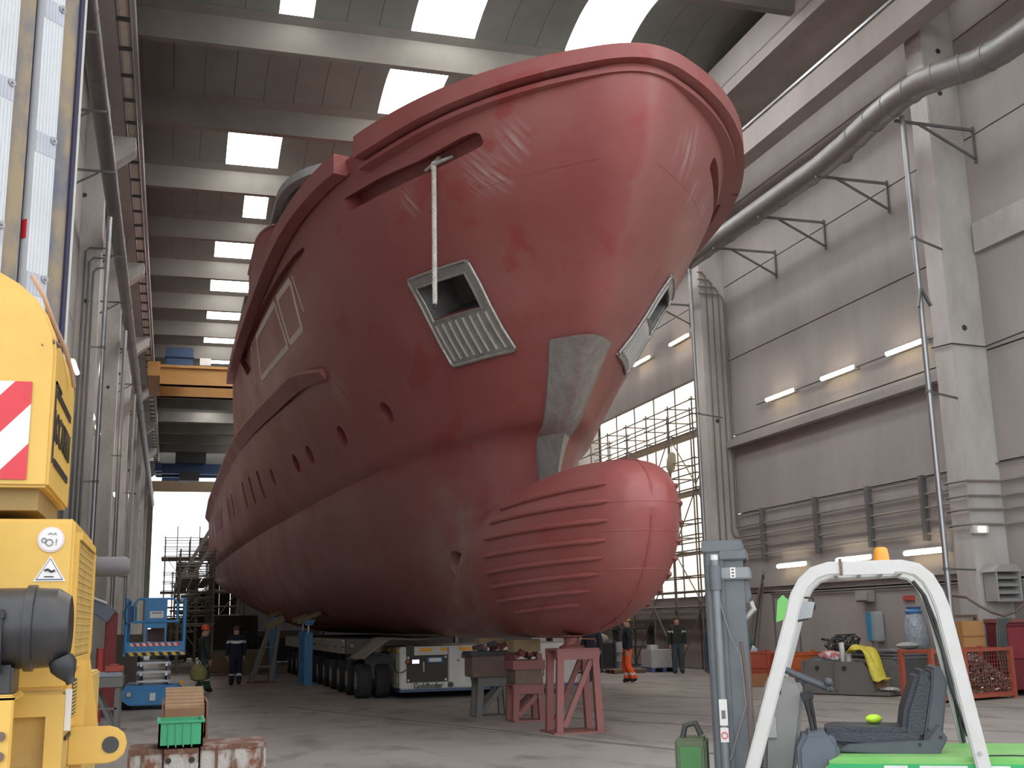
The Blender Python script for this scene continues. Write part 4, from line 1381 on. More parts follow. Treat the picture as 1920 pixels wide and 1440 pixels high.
# ---- heavy transporter (two coupled modules)
M_mod = mat('transporter_white', (.58, .57, .53), .5, col2=(.42, .41, .37), scale=3, amt=.7)
M_modside = mat('transporter_grey', (.30, .29, .26), .6, scale=3)
M_mesh = mat('radiator_mesh', (.055, .052, .045), .7, bump=.3, bscale=120)
M_orst = mat('orange_sticker', (.85, .38, .02), .5)
M_tyre = mat('tyre_rubber', (.025, .025, .025), .85)
M_hub = mat('wheel_hub', (.30, .30, .29), .5, .3)
def transporter(label, x0, Yf, full, grp):
    t = thing('heavy_transporter', label, 'transporter', (x0, Yf, 0), 0)
    w = 2.2
    # power pack
    MB().b2((0, 0, .22), (w, 3.6, 1.20)).build('power_pack', M_mod, t, bevel=.03)
    MB().b2((-.01, -.012, .16), (w + .01, 3.6, .225)).build('bumper_strip', M_bluedk, t)
    if full:
        MB().b2((.16, -.02, .38), (1.15, .01, 1.0)).build('radiator_grille', M_mesh, t)
        for gx in (.2, 1.1):
            for gz in (.43, .95):
                MB().b2((gx - .02, -.03, gz - .025), (gx + .02, -.018, gz + .025)).build('grille_clip', M_white, t)
        MB().b2((.56, -.03, .62), (.58, -.018, .85)).build('grille_handle', M_white, t)
        MB().b2((.15, -.02, 1.0), (.34, .02, 1.24)).build('vent_slot', M_black, t)
        text_mesh('Goldhofer', 'maker_lettering', .17, M_black, t, frame((.68, -.016, .295), (1, 0, 0), (0, 0, 1)), .002, .004)
        hl = MB().b2((.26, -.10, .80), (.46, -.02, .92)).build('headlamp', M_black, t, bevel=.01)
        MB().b2((.275, -.105, .815), (.445, -.098, .905)).build('lens', mat('lamp_lens', (.85, .87, .9), .15, emit=(.9, .93, 1), estr=.6), hl)
        MB().sphere((.18, -.06, .86), .07, 10, 8, (.9, .8, 1)).build('indicator_lamp', mat('amber_dark', (.22, .08, .04), .4), t, smooth=True)
        pl = MB().b2((.66, -.035, .83), (1.03, -.018, .945)).build('number_plate', mat('plate_blue', (.02, .17, .45), .5), t)
        MB().b2((.70, -.04, .845), (.99, -.034, .93)).build('plate_field', M_white, pl)
        text_mesh('D 777 GH', 'plate_lettering', .07, mat('plate_grey', (.35, .36, .4), .6), pl, frame((.845, -.042, .887), (1, 0, 0), (0, 0, 1)), .001) if False else None
        for (a, b) in ((.48, .78), (.98, 1.14), (1.45, 1.80)):
            MB().b2((a, -.016, 1.085), (b, .0, 1.165)).build('orange_marker', M_orst, t)
        MB().b2((1.16, -.02, .25), (1.19, .0, 1.17)).build('panel_gap', M_modside, t)
        MB().b2((1.50, -.025, .91), (1.70, .0, 1.03)).build('dark_window', M_black, t)
        MB().b2((1.72, -.025, .38), (1.81, .0, .52)).build('connector_panel', M_black, t)
        MB().cyl((1.22, -.07, .31), (1.22, .02, .31), .06, 12).build('tow_coupling', M_black, t)
        MB().cyl((1.42, -.03, .86), (1.42, .0, .86), .03, 10).build('filler_cap', M_steel, t)
        MB().b2((1.9, -.03, .30), (2.0, .02, 1.16)).build('hinge_gap', M_dark, t)
        MB().tube([(1.62, -.03, .92), (1.8, -.05, .84), (2.05, -.05, .83), (2.3, -.04, .95)], .012, 6).build('cable', M_black, t, smooth=True)
        MB().tube([(.16, -.03, .68), (.05, -.05, .62), (-.03, .2, .62), (-.02, .5, .68)], .012, 6).build('cable', M_black, t, smooth=True)
    else:
        MB().b2((.9, -.02, .5), (1.15, .0, 1.05)).build('dark_window', M_black, t)
        MB().b2((1.0, -.03, .55), (1.25, -.0, .95)).build('white_panel', M_white, t)
        hl = MB().b2((1.0, -.12, .42), (1.3, -.02, .62)).build('headlamp', M_black, t, bevel=.02)
        MB().b2((1.04, -.125, .46), (1.26, -.118, .58)).build('lens', mat('lamp_lens', (.85, .87, .9), .15), hl)
        MB().box((.92, -.1, 1.02), (.3, .12, .16), Matrix.Rotation(.6, 3, 'Y')).build('warning_lamp', M_orst, t, bevel=.02)
    # left side detail of the power pack
    MB().b2((-.012, .3, .35), (.0, .95, 1.02)).build('side_door', mat('side_door_cream', (.45, .43, .36), .6), t)
    MB().b2((-.015, 1.05, .35), (.0, 1.2, 1.05)).build('side_gap', M_modside, t)
    MB().b2((-.015, 1.3, .35), (.0, 2.4, 1.05)).build('side_recess', M_modside, t)
    for (a, b) in ((.2, .8), (1.3, 2.0)):
        MB().b2((-.016, a, 1.07), (.0, b, 1.15)).build('orange_marker', M_orst, t)
    MB().b2((-.02, .5, .7), (-.005, .62, .9)).build('latch_plate', M_black, t)
    # platform and wheels
    xa = -.85 if full else 0
    MB().b2((xa + .1, 3.7, .98), (2.2, 19, 1.36)).build('loading_platform', mat('platform_dark', (.12, .11, .10), .7), t)
    MB().b2((xa, 3.7, 1.0), (xa + .12, 19, 1.36)).build('side_beam', M_modside, t)
    for i in range(12):
        y = 1.1 + 1.5 * i if full else 4.5 + 1.2 * i
        for x in ((xa + .05, xa + .5) if full else (.3, 1.7)):
            wh = MB().lathe([(.22, -.17), (.38, -.17), (.41, -.12), (.41, .12), (.38, .17), (.22, .17)], (x + .1, y, .41), (1, 0, 0), 22).build('wheel', M_tyre, t, smooth=True)
            MB().lathe([(.21, -.172), (.20, -.10), (.1, -.12), (.06, -.18)], (x + .1, y, .41), (1, 0, 0), 14).build('hub', M_hub, wh, smooth=True)
        MB().b2((xa + .2, y - .12, .45), (xa + .9, y + .12, 1.0)).build('axle_bogie', M_dark, t)
        if full and i < 6:
            MB().cyl((xa - .06, y + .7, 1.22), (xa + .02, y + .7, 1.22), .07, 12).build('lashing_ring', M_steel, t)
    return t
ht = transporter('white heavy transporter module with lettered front and dark radiator, left of the pair', 5.25, 27.0, True, None)
MB().prism([(0, 0), (.6, .0), (.75, .55), (.15, .6)], (-.55, 1.6, .45), (1, 0, 0), (0, 0, 1), (0, 1, 0), .5).build('mudguard', M_modside, ht)
transporter('second heavy transporter module on the right, partly hidden by the brown stands', 7.55, 27.2, False, None)
o = thing('protective_sheet', 'crumpled grey sheet lying over the transporter top under the hull', 'sheet', (5.0, 28.6, 1.2))
vs, fs = [], []
for i in range(13):
    for j in range(9):
        a, b = i / 12, j / 8
        drop = max(0, .35 - a) * 1.3
        vs.append((-.6 + 1.9 * a + .03 * math.sin(9 * b), -1.5 + 2.6 * b, .14 - drop + .035 * math.sin(7 * a + 5 * b) * math.cos(6 * b) + .05))
for i in range(12):
    for j in range(8):
        fs.append((i * 9 + j, i * 9 + j + 1, i * 9 + j + 10, i * 9 + j + 9))
sh = MB().add(vs, fs).build('cloth', mat('grey_sheet', (.24, .23, .20), .85), o, smooth=True)
sh.modifiers.new('t', 'SOLIDIFY').thickness = .01

# ---- blue jack props and trestles further back under the hull
def prop(label, x, y, h, grp='blue jack props under the hull'):
    t = thing('jack_prop', label, 'jack', (x, y, 0), 0, grp)
    MB().b2((-.2, -.2, 0), (.2, .2, .03)).build('base_plate', M_blue, t)
    MB().b2((-.12, -.12, .03), (.12, .12, h - .42)).build('column', M_blue, t, bevel=.01)
    MB().cyl((0, 0, h - .42), (0, 0, h - .18), .04, 10).build('screw', M_galv, t)
    MB().prism([(-.1, 0), (.1, 0), (.2, .16), (-.2, .16)], (0, -.12, h - .2), (1, 0, 0), (0, 0, 1), (0, 1, 0), .24).build('head', M_blue, t)
    MB().box((0, 0, h + .03), (.75, .3, .12), Matrix.Rotation(-.38, 3, 'Y')).build('timber_pad', mat('pad_timber', (.22, .17, .09), .8), t)
    return t
prop('nearest blue jack prop with tilted timber pad under the hull', 4.05, 35.2, 1.95)
prop('second blue jack prop just behind the nearest one', 4.15, 37.6, 2.0)
prop('farthest dark blue jack prop beside the leaning trestle', 3.55, 41.5, 2.1)
t = thing('bilge_trestle', 'leaning grey steel trestle under the bilge behind the navy overalls', 'trestle', (3.0, 37.8, 0))
for (a, b) in (((-.45, -.3, 0), (.15, -.1, 1.75)), ((.15, -.3, 0), (.4, -.1, 1.75)), ((-.45, .3, 0), (.15, .1, 1.75)), ((.15, .3, 0), (.4, .1, 1.75))):
    MB().bar(a, b, .12, .12).build('leg', M_greyst, t)
MB().b2((-.55, -.4, 0), (.3, .4, .04)).build('base_plate', mat('dark_red', (.14, .03, .03), .6), t)
MB().box((.28, 0, 1.85), (.6, .4, .18), Matrix.Rotation(-.5, 3, 'Y')).build('timber_pad', mat('pad_timber', (.22, .17, .09), .8), t)
for z in (.5, 1.1):
    MB().bar((-.3 + z * .2, -.25, z), (.2 + z * .1, -.2, z), .06, .06).build('brace', M_greyst, t)
# ================================================================ left side: scissor lift, bench, crate, beams
li = thing('scissor_lift', 'blue scissor lift with guard rail cage, folded down beside the left wall', 'lift', (-.28, 27.0, 0))
M_lb = mat('lift_blue', (.045, .24, .50), .45, col2=(.04, .17, .36), scale=5)
ch = MB().b2((-.62, .1, .18), (.62, 2.0, .52)).build('chassis', M_lb, li, bevel=.03)
MB().prism([(-.66, .42), (.66, .42), (.66, .22), (.5, .1), (-.5, .1), (-.66, .22)], (0, -.02, 0), (1, 0, 0), (0, 0, 1), (0, 1, 0), .16).build('front_bumper', M_lb, li, bevel=.02)
for x in (-.5, .5):
    MB().lathe([(.07, -.02), (.075, .0), (.05, .03)], (x, -.03, .34), (0, -1, 0), 12).build('headlamp', M_galv, li)
    for y in (.45, 1.7):
        w = MB().lathe([(.1, -.09), (.19, -.09), (.20, -.05), (.20, .05), (.19, .09), (.1, .09)], (x * 1.12, y, .2), (1, 0, 0), 18).build('wheel', M_tyre, li, smooth=True)
MB().b2((-.06, -.05, .2), (.06, -.02, .36)).build('latch_box', M_white, li)
for k in range(3):
    z = .58 + k * .2
    for y in (.15, 1.9):
        MB().b2((-.36, y, z), (.36, y + .06, z + .045)).build('scissor_bar', M_galv, li)
    for x in (-.34, .34):
        MB().bar((x, .15, z), (x, 1.9, z + .18), .05, .07).build('scissor_arm', M_galv, li)
        MB().bar((x * .8, 1.9, z), (x * .8, .15, z + .18), .05, .07).build('scissor_arm', M_galv, li)
pf = MB().b2((-.66, -.05, 1.16), (.66, 2.1, 1.24)).build('platform', M_lb, li)
def stripes(parent, x0, x1, y, z0, z1, n, ca, cb, name, slope=1.0):
    m1, m2 = MB(), MB()
    w = (x1 - x0) / n
    h = z1 - z0
    for i in range(n):
        a = x0 + i * w
        m = m1 if i % 2 else m2
        m.prism([(a, z0), (a + w, z0), (a + w - slope * h * .6, z1), (a - slope * h * .6, z1)], (0, y, 0), (1, 0, 0), (0, 0, 1), (0, 1, 0), -.004)
    m1.build(name, ca, parent)
    m2.build(name, cb, parent)
M_redp = mat('signal_red', (.65, .03, .04), .45)
M_yelp = mat('signal_yellow', (.72, .48, .03), .5)
stripes(pf, -.6, .66, -.052, 1.165, 1.235, 14, M_yelp, M_black, 'warning_stripe')
MB().b2((-.62, -.05, 1.26), (.62, -.01, 1.46)).build('toe_board', M_lb, li)
stripes(li, -.5, .56, -.055, 1.37, 1.44, 16, M_redp, M_white, 'warning_stripe')
for x in (-.62, .62):
    MB().tube([(x, 0, 1.24), (x, 0, 2.42)], .04, 10).build('corner_post', M_lb, li)
    MB().tube([(x, 2.0, 1.24), (x, 2.0, 2.42)], .03, 8).build('corner_post', M_lb, li)
    for z in (1.85, 2.38):
        MB().tube([(x, 0, z), (x, 2.0, z)], .022, 8).build('side_rail', M_lb, li)
MB().tube([(-.46, -.02, 1.9), (-.46, -.02, 2.3), (-.38, -.02, 2.40), (.38, -.02, 2.40), (.46, -.02, 2.3), (.46, -.02, 1.9)], .028, 8).build('top_rail', M_lb, li, smooth=True)
MB().tube([(-.5, -.02, 1.9), (.5, -.02, 1.9)], .03, 8).build('mid_rail', M_lb, li)
MB().b2((-.24, -.05, 1.92), (.24, .02, 2.40)).build('gate_panel', M_lb, li, bevel=.01)
sg = MB().b2((-.13, -.06, 1.98), (.16, -.052, 2.13)).build('sign_plate', M_white, li)
MB().b2((-.09, -.064, 2.075), (.12, -.06, 2.105)).build('sign_print', M_steel, sg)
for x in (-.22, .22):
    MB().b2((x - .02, -.03, 1.46), (x + .02, 0, 1.9)).build('gate_upright', M_lb, li)
MB().b2((-.22, -.02, 1.76), (.22, .0, 1.9)).build('gate_panel', M_lb, li)
MB().b2((-.60, .02, 1.9), (-.42, .2, 2.25)).build('control_box', M_bluedk, li, bevel=.02)
MB().b2((-.17, .3, 1.46), (.19, .7, 1.74)).build('battery_box', mat('dull_maroon', (.10, .05, .05), .7), li)
MB().tube([(-.6, -.05, 2.3), (-.68, -.08, 2.1), (-.64, -.08, 1.9), (-.6, -.05, 1.85)], .012, 6).build('cable', M_black, li, smooth=True)
MB().lathe([(.05, 0), (.05, .06), (.035, .09)], (.6, 0, .52), (0, 0, 1), 10).build('beacon', M_orst, li)

# grey steel trestle bench with bits on it
be = thing('workbench', 'grey steel trestle workbench by the left wall, in front of the scissor lift', 'workbench', (-1.05, 21.2, 0))
MB().b2((-.65, 0, .78), (.33, 1.0, .94)).build('top', M_greyst, be)
for y in (.08, .92):
    MB().bar((.25, y, 0), (.25, y, .8), .08, .08).build('leg', M_greyst, be)
    MB().bar((-.5, y, 0), (-.5, y, .8), .08, .08).build('leg', M_greyst, be)
    MB().bar((.22, y, .06), (-.15, y, .78), .06, .06).build('brace', M_greyst, be)
    MB().b2((.12, y - .1, 0), (.4, y + .1, .02)).build('foot', M_greyst, be)
MB().bar((.25, .05, .42), (-.5, .05, .42), .02, .03).build('stretcher', M_greyst, be)
o = MB().b2((-1.75, 21.25, .945), (-.74, 21.55, 1.03)).build('steel_plate', mat('plate_grey_blue', (.30, .32, .37), .5, .3), bevel=.01)
tag(o, 'flat grey steel plate lying on the workbench', 'plate')
o = MB().b2((-1.02, 21.22, 1.035), (-.72, 21.6, 1.13)).b2((-.95, 21.3, 1.13), (-.8, 21.5, 1.16)).build('red_block', mat('dull_red', (.40, .07, .05), .6), bevel=.01)
tag(o, 'small red block on the right end of the workbench', 'block')
o = MB().b2((-1.02, 21.4, .946), (-.73, 21.8, 1.03)).build('timber_block', mat('timber', (.30, .22, .12), .8))
tag(o, 'brown timber block under the red block on the workbench', 'timber')
# red bench vice post and grey machine behind
t = thing('red_column', 'narrow red painted machine column behind the workbench at the left wall', 'machine', (-1.15, 25.6, 0))
MB().b2((-.12, -.12, 0), (.12, .12, 2.1)).build('column', mat('machine_red', (.22, .03, .03), .6), t, bevel=.02)
MB().b2((-.25, -.25, 0), (.25, .25, .08)).build('base', M_dark, t)
MB().box((-.2, -.1, 2.15), (.5, .4, .3), Matrix.Rotation(.6, 3, 'Y')).build('tilted_head', mat('head_grey', (.16, .18, .22), .5), t, bevel=.02)
MB().tube([(-.4, -.3, 2.4), (-.1, -.3, 2.28)], .035, 8).build('handle', M_galv, t)
t = thing('red_post', 'short red post with foot plate beside the workbench', 'post', (-1.24, 23.6, 0))
MB().cyl((0, 0, 0), (0, 0, 1.4), .07, 12).build('shaft', mat('post_red', (.4, .05, .04), .5), t)
MB().b2((-.2, -.2, 0), (.2, .2, .03)).build('foot', M_galv, t)

# rusty steel ballast boxes in the foreground
M_rw = mat('rusty_white', (.45, .42, .38), .8, col2=(.20, .085, .05), scale=5, amt=1.0, thresh=(.44, .56), bump=.3, bscale=30, stretch=(1, 1, .6))
M_rb = mat('rust_brown', (.16, .075, .05), .85, col2=(.30, .24, .20), scale=7, amt=.9, thresh=(.5, .62), bump=.3, bscale=40)
def ballast(label, x0, x1, y, h, holes, ribs):
    t = thing('ballast_box', label, 'ballast', ((x0 + x1) / 2, y, 0), 0, 'rusty steel ballast boxes')
    w = (x1 - x0) / 2 - .004
    MB().b2((-w, 0, 0), (w, .62, h - .03)).build('body', M_rw, t, bevel=.01)
    MB().b2((-w, -.012, h - .045), (w, .64, h)).build('top_plate', M_rb, t)
    for x in ribs:
        MB().b2((x - .012, -.02, 0), (x + .012, .0, h - .045)).build('rib', M_rb, t)
    for x in holes:
        MB().lathe([(.028, 0), (.028, .012)], (x, .004, h - .11), (0, -1, 0), 16).build('hole', M_black, t)
    return t
ballast('left rusty white ballast box beside the yellow towing eye', -.33, -.005, 12.0, .60, (), (-.02, -.15))
ballast('middle rusty ballast box with two round holes under the green crate', .0, .335, 11.96, .60, (-.12, .1), ())
ballast('right rusty white ballast box, longest of the three', .345, .985, 12.02, .615, (), (-.16, .0, .28))
# green plastic crate and a box of wooden slats behind it
M_gc = mat('crate_green', (.05, .36, .17), .5, col2=(.04, .28, .13), scale=3)
gc = thing('plastic_crate', 'green plastic stacking crate on the rusty ballast boxes', 'crate', (.155, 11.93, .617))
for (a, b, n) in (((-.21, 0, 0), (.21, .02, .24), 'front_wall'), ((-.21, .56, 0), (.21, .58, .24), 'back_wall'), ((-.21, 0, 0), (-.19, .58, .24), 'side_wall'), ((.19, 0, 0), (.21, .58, .24), 'side_wall'), ((-.21, 0, 0), (.21, .58, .02), 'bottom')):
    MB().b2(a, b).build(n, M_gc, gc)
for x in (-.12, -.05, .02, .1):
    MB().b2((x, -.012, 0), (x + .012, 0, .22)).build('rib', M_gc, gc)
MB().b2((-.225, -.018, .225), (.225, .0, .25)).b2((-.225, 0, .225), (-.2, .6, .25)).b2((.2, 0, .225), (.225, .6, .25)).build('lip', M_gc, gc, bevel=.004)
wb = thing('slat_box', 'brown box filled with a stack of wooden slats behind the green crate', 'box', (.2, 12.75, 0))
M_wbx = mat('box_brown', (.22, .11, .07), .8)
MB().b2((-.24, 0, .55), (.24, 1.0, .62)).build('bottom', M_wbx, wb)
for x in (-.235, .215):
    MB().b2((x, 0, .62), (x + .02, 1.0, .98)).build('side', M_wbx, wb)
for (x, y) in ((-.2, .1), (.2, .1), (-.2, .9), (.2, .9)):
    MB().b2((x - .03, y - .03, 0), (x + .03, y + .03, .55)).build('leg', M_wbx, wb)
M_slat = mat('pale_slat', (.42, .27, .15), .8, col2=(.33, .2, .11), scale=8, stretch=(4, 1, 1))
M_slat2 = mat('brown_slat', (.30, .17, .09), .8)
for k in range(12):
    MB().box((random.uniform(-.006, .006), .05 + k * .078, .80 + k * .014), (.40, .045, .26 + .03 * (k % 2)), Matrix.Rotation(.12, 3, 'X')).build('slat', M_slat if k % 2 else M_slat2, wb)

# scaffold tower near the stern, in front of the far doorway
def scaffold(name, label, o, nx, ny, lv, dx, dy, zs, ma, rx=False, plank=True, cat='scaffold', seed=1):
    rnd = random.Random(seed)
    t = thing(name, label, cat, o)
    H = zs[-1] + 1.1
    for i in range(nx + 1):
        for j in range(ny + 1):
            MB().tube([(i * dx, j * dy, 0), (i * dx, j * dy, H)], .03, 6).build('standard', ma, t)
    for z in zs:
        for dz in (0, .5, 1.0):
            for j in range(ny + 1):
                MB().tube([(-.1, j * dy, z + dz), (nx * dx + .1, j * dy, z + dz)], .024, 5).build('ledger', ma, t)
            for i in range(nx + 1):
                MB().tube([(i * dx, -.1, z + dz), (i * dx, ny * dy + .1, z + dz)], .024, 5).build('ledger', ma, t)
        if plank:
            long_y = ny * dy > nx * dx
            for q in range(3):
                if long_y:
                    MB().b2((.08 + q * (nx * dx - .1) / 3, -.2, z - .09), (.02 + (q + 1) * (nx * dx - .1) / 3, ny * dy + .2, z - .04)).build('plank', mat('scaffold_plank', (.22, .18, .13), .85), t)
                else:
                    MB().b2((-.2, .08 + q * (ny * dy - .1) / 3, z - .09), (nx * dx + .2, .02 + (q + 1) * (ny * dy - .1) / 3, z - .04)).build('plank', mat('scaffold_plank', (.22, .18, .13), .85), t)
    zz = [0] + list(zs)
    for k in range(len(zz) - 1):
        for j in range(ny):
            x = 0
            a, b = (j, j + 1) if (k + j) % 2 else (j + 1, j)
            MB().tube([(x, a * dy, zz[k] + .1), (x, b * dy, zz[k + 1])], .022, 5).build('brace', ma, t)
        for i in range(nx):
            MB().tube([((i if k % 2 else i + 1) * dx, 0, zz[k] + .1), ((i + 1 if k % 2 else i) * dx, 0, zz[k + 1])], .022, 5).build('brace', ma, t)
    return t
M_scaf = mat('scaffold_tube', (.20, .19, .17), .6, .3, col2=(.14, .10, .07), scale=5)
scaffold('scaffold_tower', 'tall cluttered scaffold tower beside the stern, in front of the far doorway', (-.35, 66.5, 0), 3, 2, 0, 1.35, 2.0, (1.9, 3.8, 5.7), M_scaf)
scaffold('scaffold_tower', 'dark scaffold platform along the hull side behind the navy overalls', (.35, 46.5, 0), 1, 5, 0, 1.3, 2.2, (1.9, 3.7), M_scaf, seed=4)
scaffold('scaffold_tower', 'short scaffold bay between the two dark scaffold towers', (.1, 59.0, 0), 1, 2, 0, 1.2, 2.2, (1.6, 3.4), M_scaf, seed=5)
for i, (x, y, w, h, d, c, lb) in enumerate(((-.9, 64.0, 1.9, 2.3, 1.2, (.10, .085, .06), 'dark stacked crate at the foot of the far scaffold'), (4.6, 64, 3.4, 1.5, 1.0, (.07, .065, .06), 'long dark screen board behind the hull supports'),
                                            (1.3, 44.2, 2.6, .9, .8, (.16, .12, .07), 'brown timber stack behind the navy overalls'), (4.2, 57, 4.0, 1.2, 1.0, (.05, .05, .055), 'dark low cabinet row under the hull'),
                                            (-1.6, 34.5, .9, 1.6, .8, (.12, .10, .09), 'brown cupboard at the left wall behind the scissor lift'))):
    t = thing('storage_box', lb, 'box', (x, y, 0))
    m_ = mat('storage_%d' % i, c, .8)
    MB().b2((0, 0, .08), (w, d, h)).build('body', m_, t, bevel=.02)
    for q in range(3):
        MB().b2((w * q / 3 + .03, -.02, .15), (w * (q + 1) / 3 - .03, 0, h - .08)).build('front_board', m_, t)
    for fx in (.05, w - .15):
        MB().b2((fx, .05, 0), (fx + .1, d - .05, .08)).build('skid', M_dark, t)

# dark sheets and containers that close off the view under the stern
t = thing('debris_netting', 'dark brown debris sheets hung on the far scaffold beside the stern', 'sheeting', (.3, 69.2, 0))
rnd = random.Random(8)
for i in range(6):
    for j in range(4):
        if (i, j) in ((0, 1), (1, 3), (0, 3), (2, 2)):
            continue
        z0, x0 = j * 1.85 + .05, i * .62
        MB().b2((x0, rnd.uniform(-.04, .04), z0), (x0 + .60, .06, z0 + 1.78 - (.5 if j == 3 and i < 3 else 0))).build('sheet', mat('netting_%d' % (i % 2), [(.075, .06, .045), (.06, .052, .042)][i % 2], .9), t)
for i in range(4):
    MB().tube([(i * 1.25, .1, 0), (i * 1.25, .1, 7.6)], .03, 6).build('upright', M_scaf, t)
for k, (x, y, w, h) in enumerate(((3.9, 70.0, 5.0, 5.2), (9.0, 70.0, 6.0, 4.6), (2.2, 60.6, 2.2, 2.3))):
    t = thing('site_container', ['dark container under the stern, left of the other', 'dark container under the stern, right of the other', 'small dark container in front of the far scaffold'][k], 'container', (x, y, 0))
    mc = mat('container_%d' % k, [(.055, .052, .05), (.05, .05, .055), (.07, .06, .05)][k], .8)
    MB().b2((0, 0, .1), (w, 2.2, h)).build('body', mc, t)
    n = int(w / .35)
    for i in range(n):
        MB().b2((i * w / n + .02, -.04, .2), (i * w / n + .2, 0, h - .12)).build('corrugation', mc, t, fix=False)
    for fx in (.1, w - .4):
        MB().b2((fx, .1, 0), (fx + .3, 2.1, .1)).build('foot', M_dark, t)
stairs = thing('scaffold_stair', 'slanting dark stair on the scaffold beside the stern', 'stair', (.2, 66.2, 0))
for sx in (0, .6):
    MB().bar((sx, 0, 3.9), (sx + 2.0, .0, 7.4), .05, .2).build('stringer', M_scaf, stairs)
for i in range(9):
    MB().b2((.1 + i * .24, -.02, 4.05 + i * .42), (.6 + i * .24, .3, 4.1 + i * .42)).build('tread', M_scaf, stairs)
MB().b2((0, 0, 0), (.06, .1, 3.9)).build('post', M_scaf, stairs)
# ================================================================ yellow mobile crane at the left edge
M_yel = mat('crane_yellow', (.68, .43, .095), .45, col2=(.58, .35, .07), scale=3, amt=.6)
M_yeld = mat('crane_yellow_worn', (.55, .36, .09), .6, col2=(.38, .25, .10), scale=6, amt=.7)
cr = thing('mobile_crane', 'yellow mobile crane tail with counterweight, engine housing and black air filter at the left edge', 'crane', (-1.3, 6.2, 0))
T = Matrix.Translation((1.3, -6.2, 0))
def cb(m, name, ma, parent=None, **k):
    m.xf(T)
    return m.build(name, ma, parent or cr, **k)
# counterweight: arched cover over a box
arc = [(-.5, 2.33), (-.5, 2.90)]
for i in range(1, 15):
    a = PI * i / 15
    arc.append((-1.0 + .5 * math.cos(a) * 1.0, 2.90 + .40 * math.sin(a)))
arc += [(-1.5, 2.90), (-1.5, 2.33)]
cw = cb(MB().prism(arc, (0, 5.0, 0), (1, 0, 0), (0, 0, 1), (0, 1, 0), .98), 'counterweight', M_yel, smooth=25, bevel=.012)
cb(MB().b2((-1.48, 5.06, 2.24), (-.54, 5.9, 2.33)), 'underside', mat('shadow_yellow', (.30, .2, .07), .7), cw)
# red and white chevron plate
ch_ = [MB(), MB()]
X0, X1, ZA, ZB = -1.02, -.585, 2.36, 2.77
for i in range(-3, 6):
    w, sl = .15, .9
    a = X0 + i * w
    pts = [(a, ZA), (a + w, ZA), (a + w + sl * (ZB - ZA), ZB), (a + sl * (ZB - ZA), ZB)]
    def clip(poly, x, keep):
        out = []
        for p, q in zip(poly, poly[1:] + poly[:1]):
            ip, iq = keep * (p[0] - x) >= 0, keep * (q[0] - x) >= 0
            if ip:
                out.append(p)
            if ip != iq:
                t = (x - p[0]) / (q[0] - p[0])
                out.append((x, p[1] + t * (q[1] - p[1])))
        return out
    pts = clip(clip(pts, X0, 1), X1, -1) if len(clip(pts, X0, 1)) > 2 else []
    if len(pts) > 2:
        ch_[i % 2].prism(pts, (0, 4.996, 0), (1, 0, 0), (0, 0, 1), (0, -1, 0), .003)
cb(ch_[0], 'chevron_stripe', mat('chevron_red', (.62, .035, .05), .4), cw)
cb(ch_[1], 'chevron_stripe', mat('chevron_white', (.78, .76, .73), .4), cw)
# maker's lettering on the side
Mk = frame((-.496, 5.46, 2.60), (0, 1, 0), (0, 0, 1))
lo = text_mesh('LOCATELLI', 'maker_lettering', .19, M_black, cw, T @ Mk, .002, .0, .80)
for (z0, z1) in ((2.735, 2.765), (2.44, 2.47)):
    cb(MB().b2((-.5, 5.14, z0), (-.494, 5.80, z1)), 'logo_bar', M_black, cw)
cb(MB().b2((-.5, 5.06, 2.44), (-.494, 5.075, 2.79)).b2((-.5, 5.06, 2.775), (-.494, 5.3, 2.79)), 'logo_line', M_black, cw)
# hose over the cover
cb(MB().tube([(-.62, 5.02, 3.24), (-.57, 5.05, 3.16), (-.535, 5.15, 3.07), (-.50, 5.3, 3.0), (-.48, 5.45, 2.94), (-.475, 5.6, 2.88)], .010, 8), 'hose', mat('pink_hose', (.55, .36, .26), .5), cw, smooth=True)
cb(MB().tube([(-.56, 5.01, 2.93), (-.52, 5.01, 2.95), (-.50, 5.08, 2.95)], .012, 6), 'hose_clip', M_rust, cw, smooth=True)
# engine housing
hs = cb(MB().b2((-1.6, 5.0, 1.52), (-.385, 6.15, 2.2)), 'engine_housing', M_yel, bevel=.012)
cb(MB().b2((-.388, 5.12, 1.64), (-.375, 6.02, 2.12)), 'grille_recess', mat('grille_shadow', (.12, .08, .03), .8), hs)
for i in range(44):
    y = 5.13 + i * .0203
    cb(MB().bar((-.372, y, 1.645), (-.372, y + .012, 2.115), .004, .009), 'grille_slat', M_yeld, hs, fix=False)
for k in range(16):
    cb(MB().b2((-.374, 5.12, 1.655 + k * .0295), (-.368, 6.02, 1.662 + k * .0295)), 'grille_bar', M_yeld, hs, fix=False)
for (a, b) in (((-.39, 5.08, 2.12), (-.36, 6.06, 2.15)), ((-.39, 5.08, 1.60), (-.36, 6.06, 1.64)), ((-.39, 6.02, 1.6), (-.36, 6.06, 2.15)), ((-.39, 5.06, 1.6), (-.37, 5.12, 2.15))):
    cb(MB().b2(a, b), 'grille_frame', M_yel, hs)
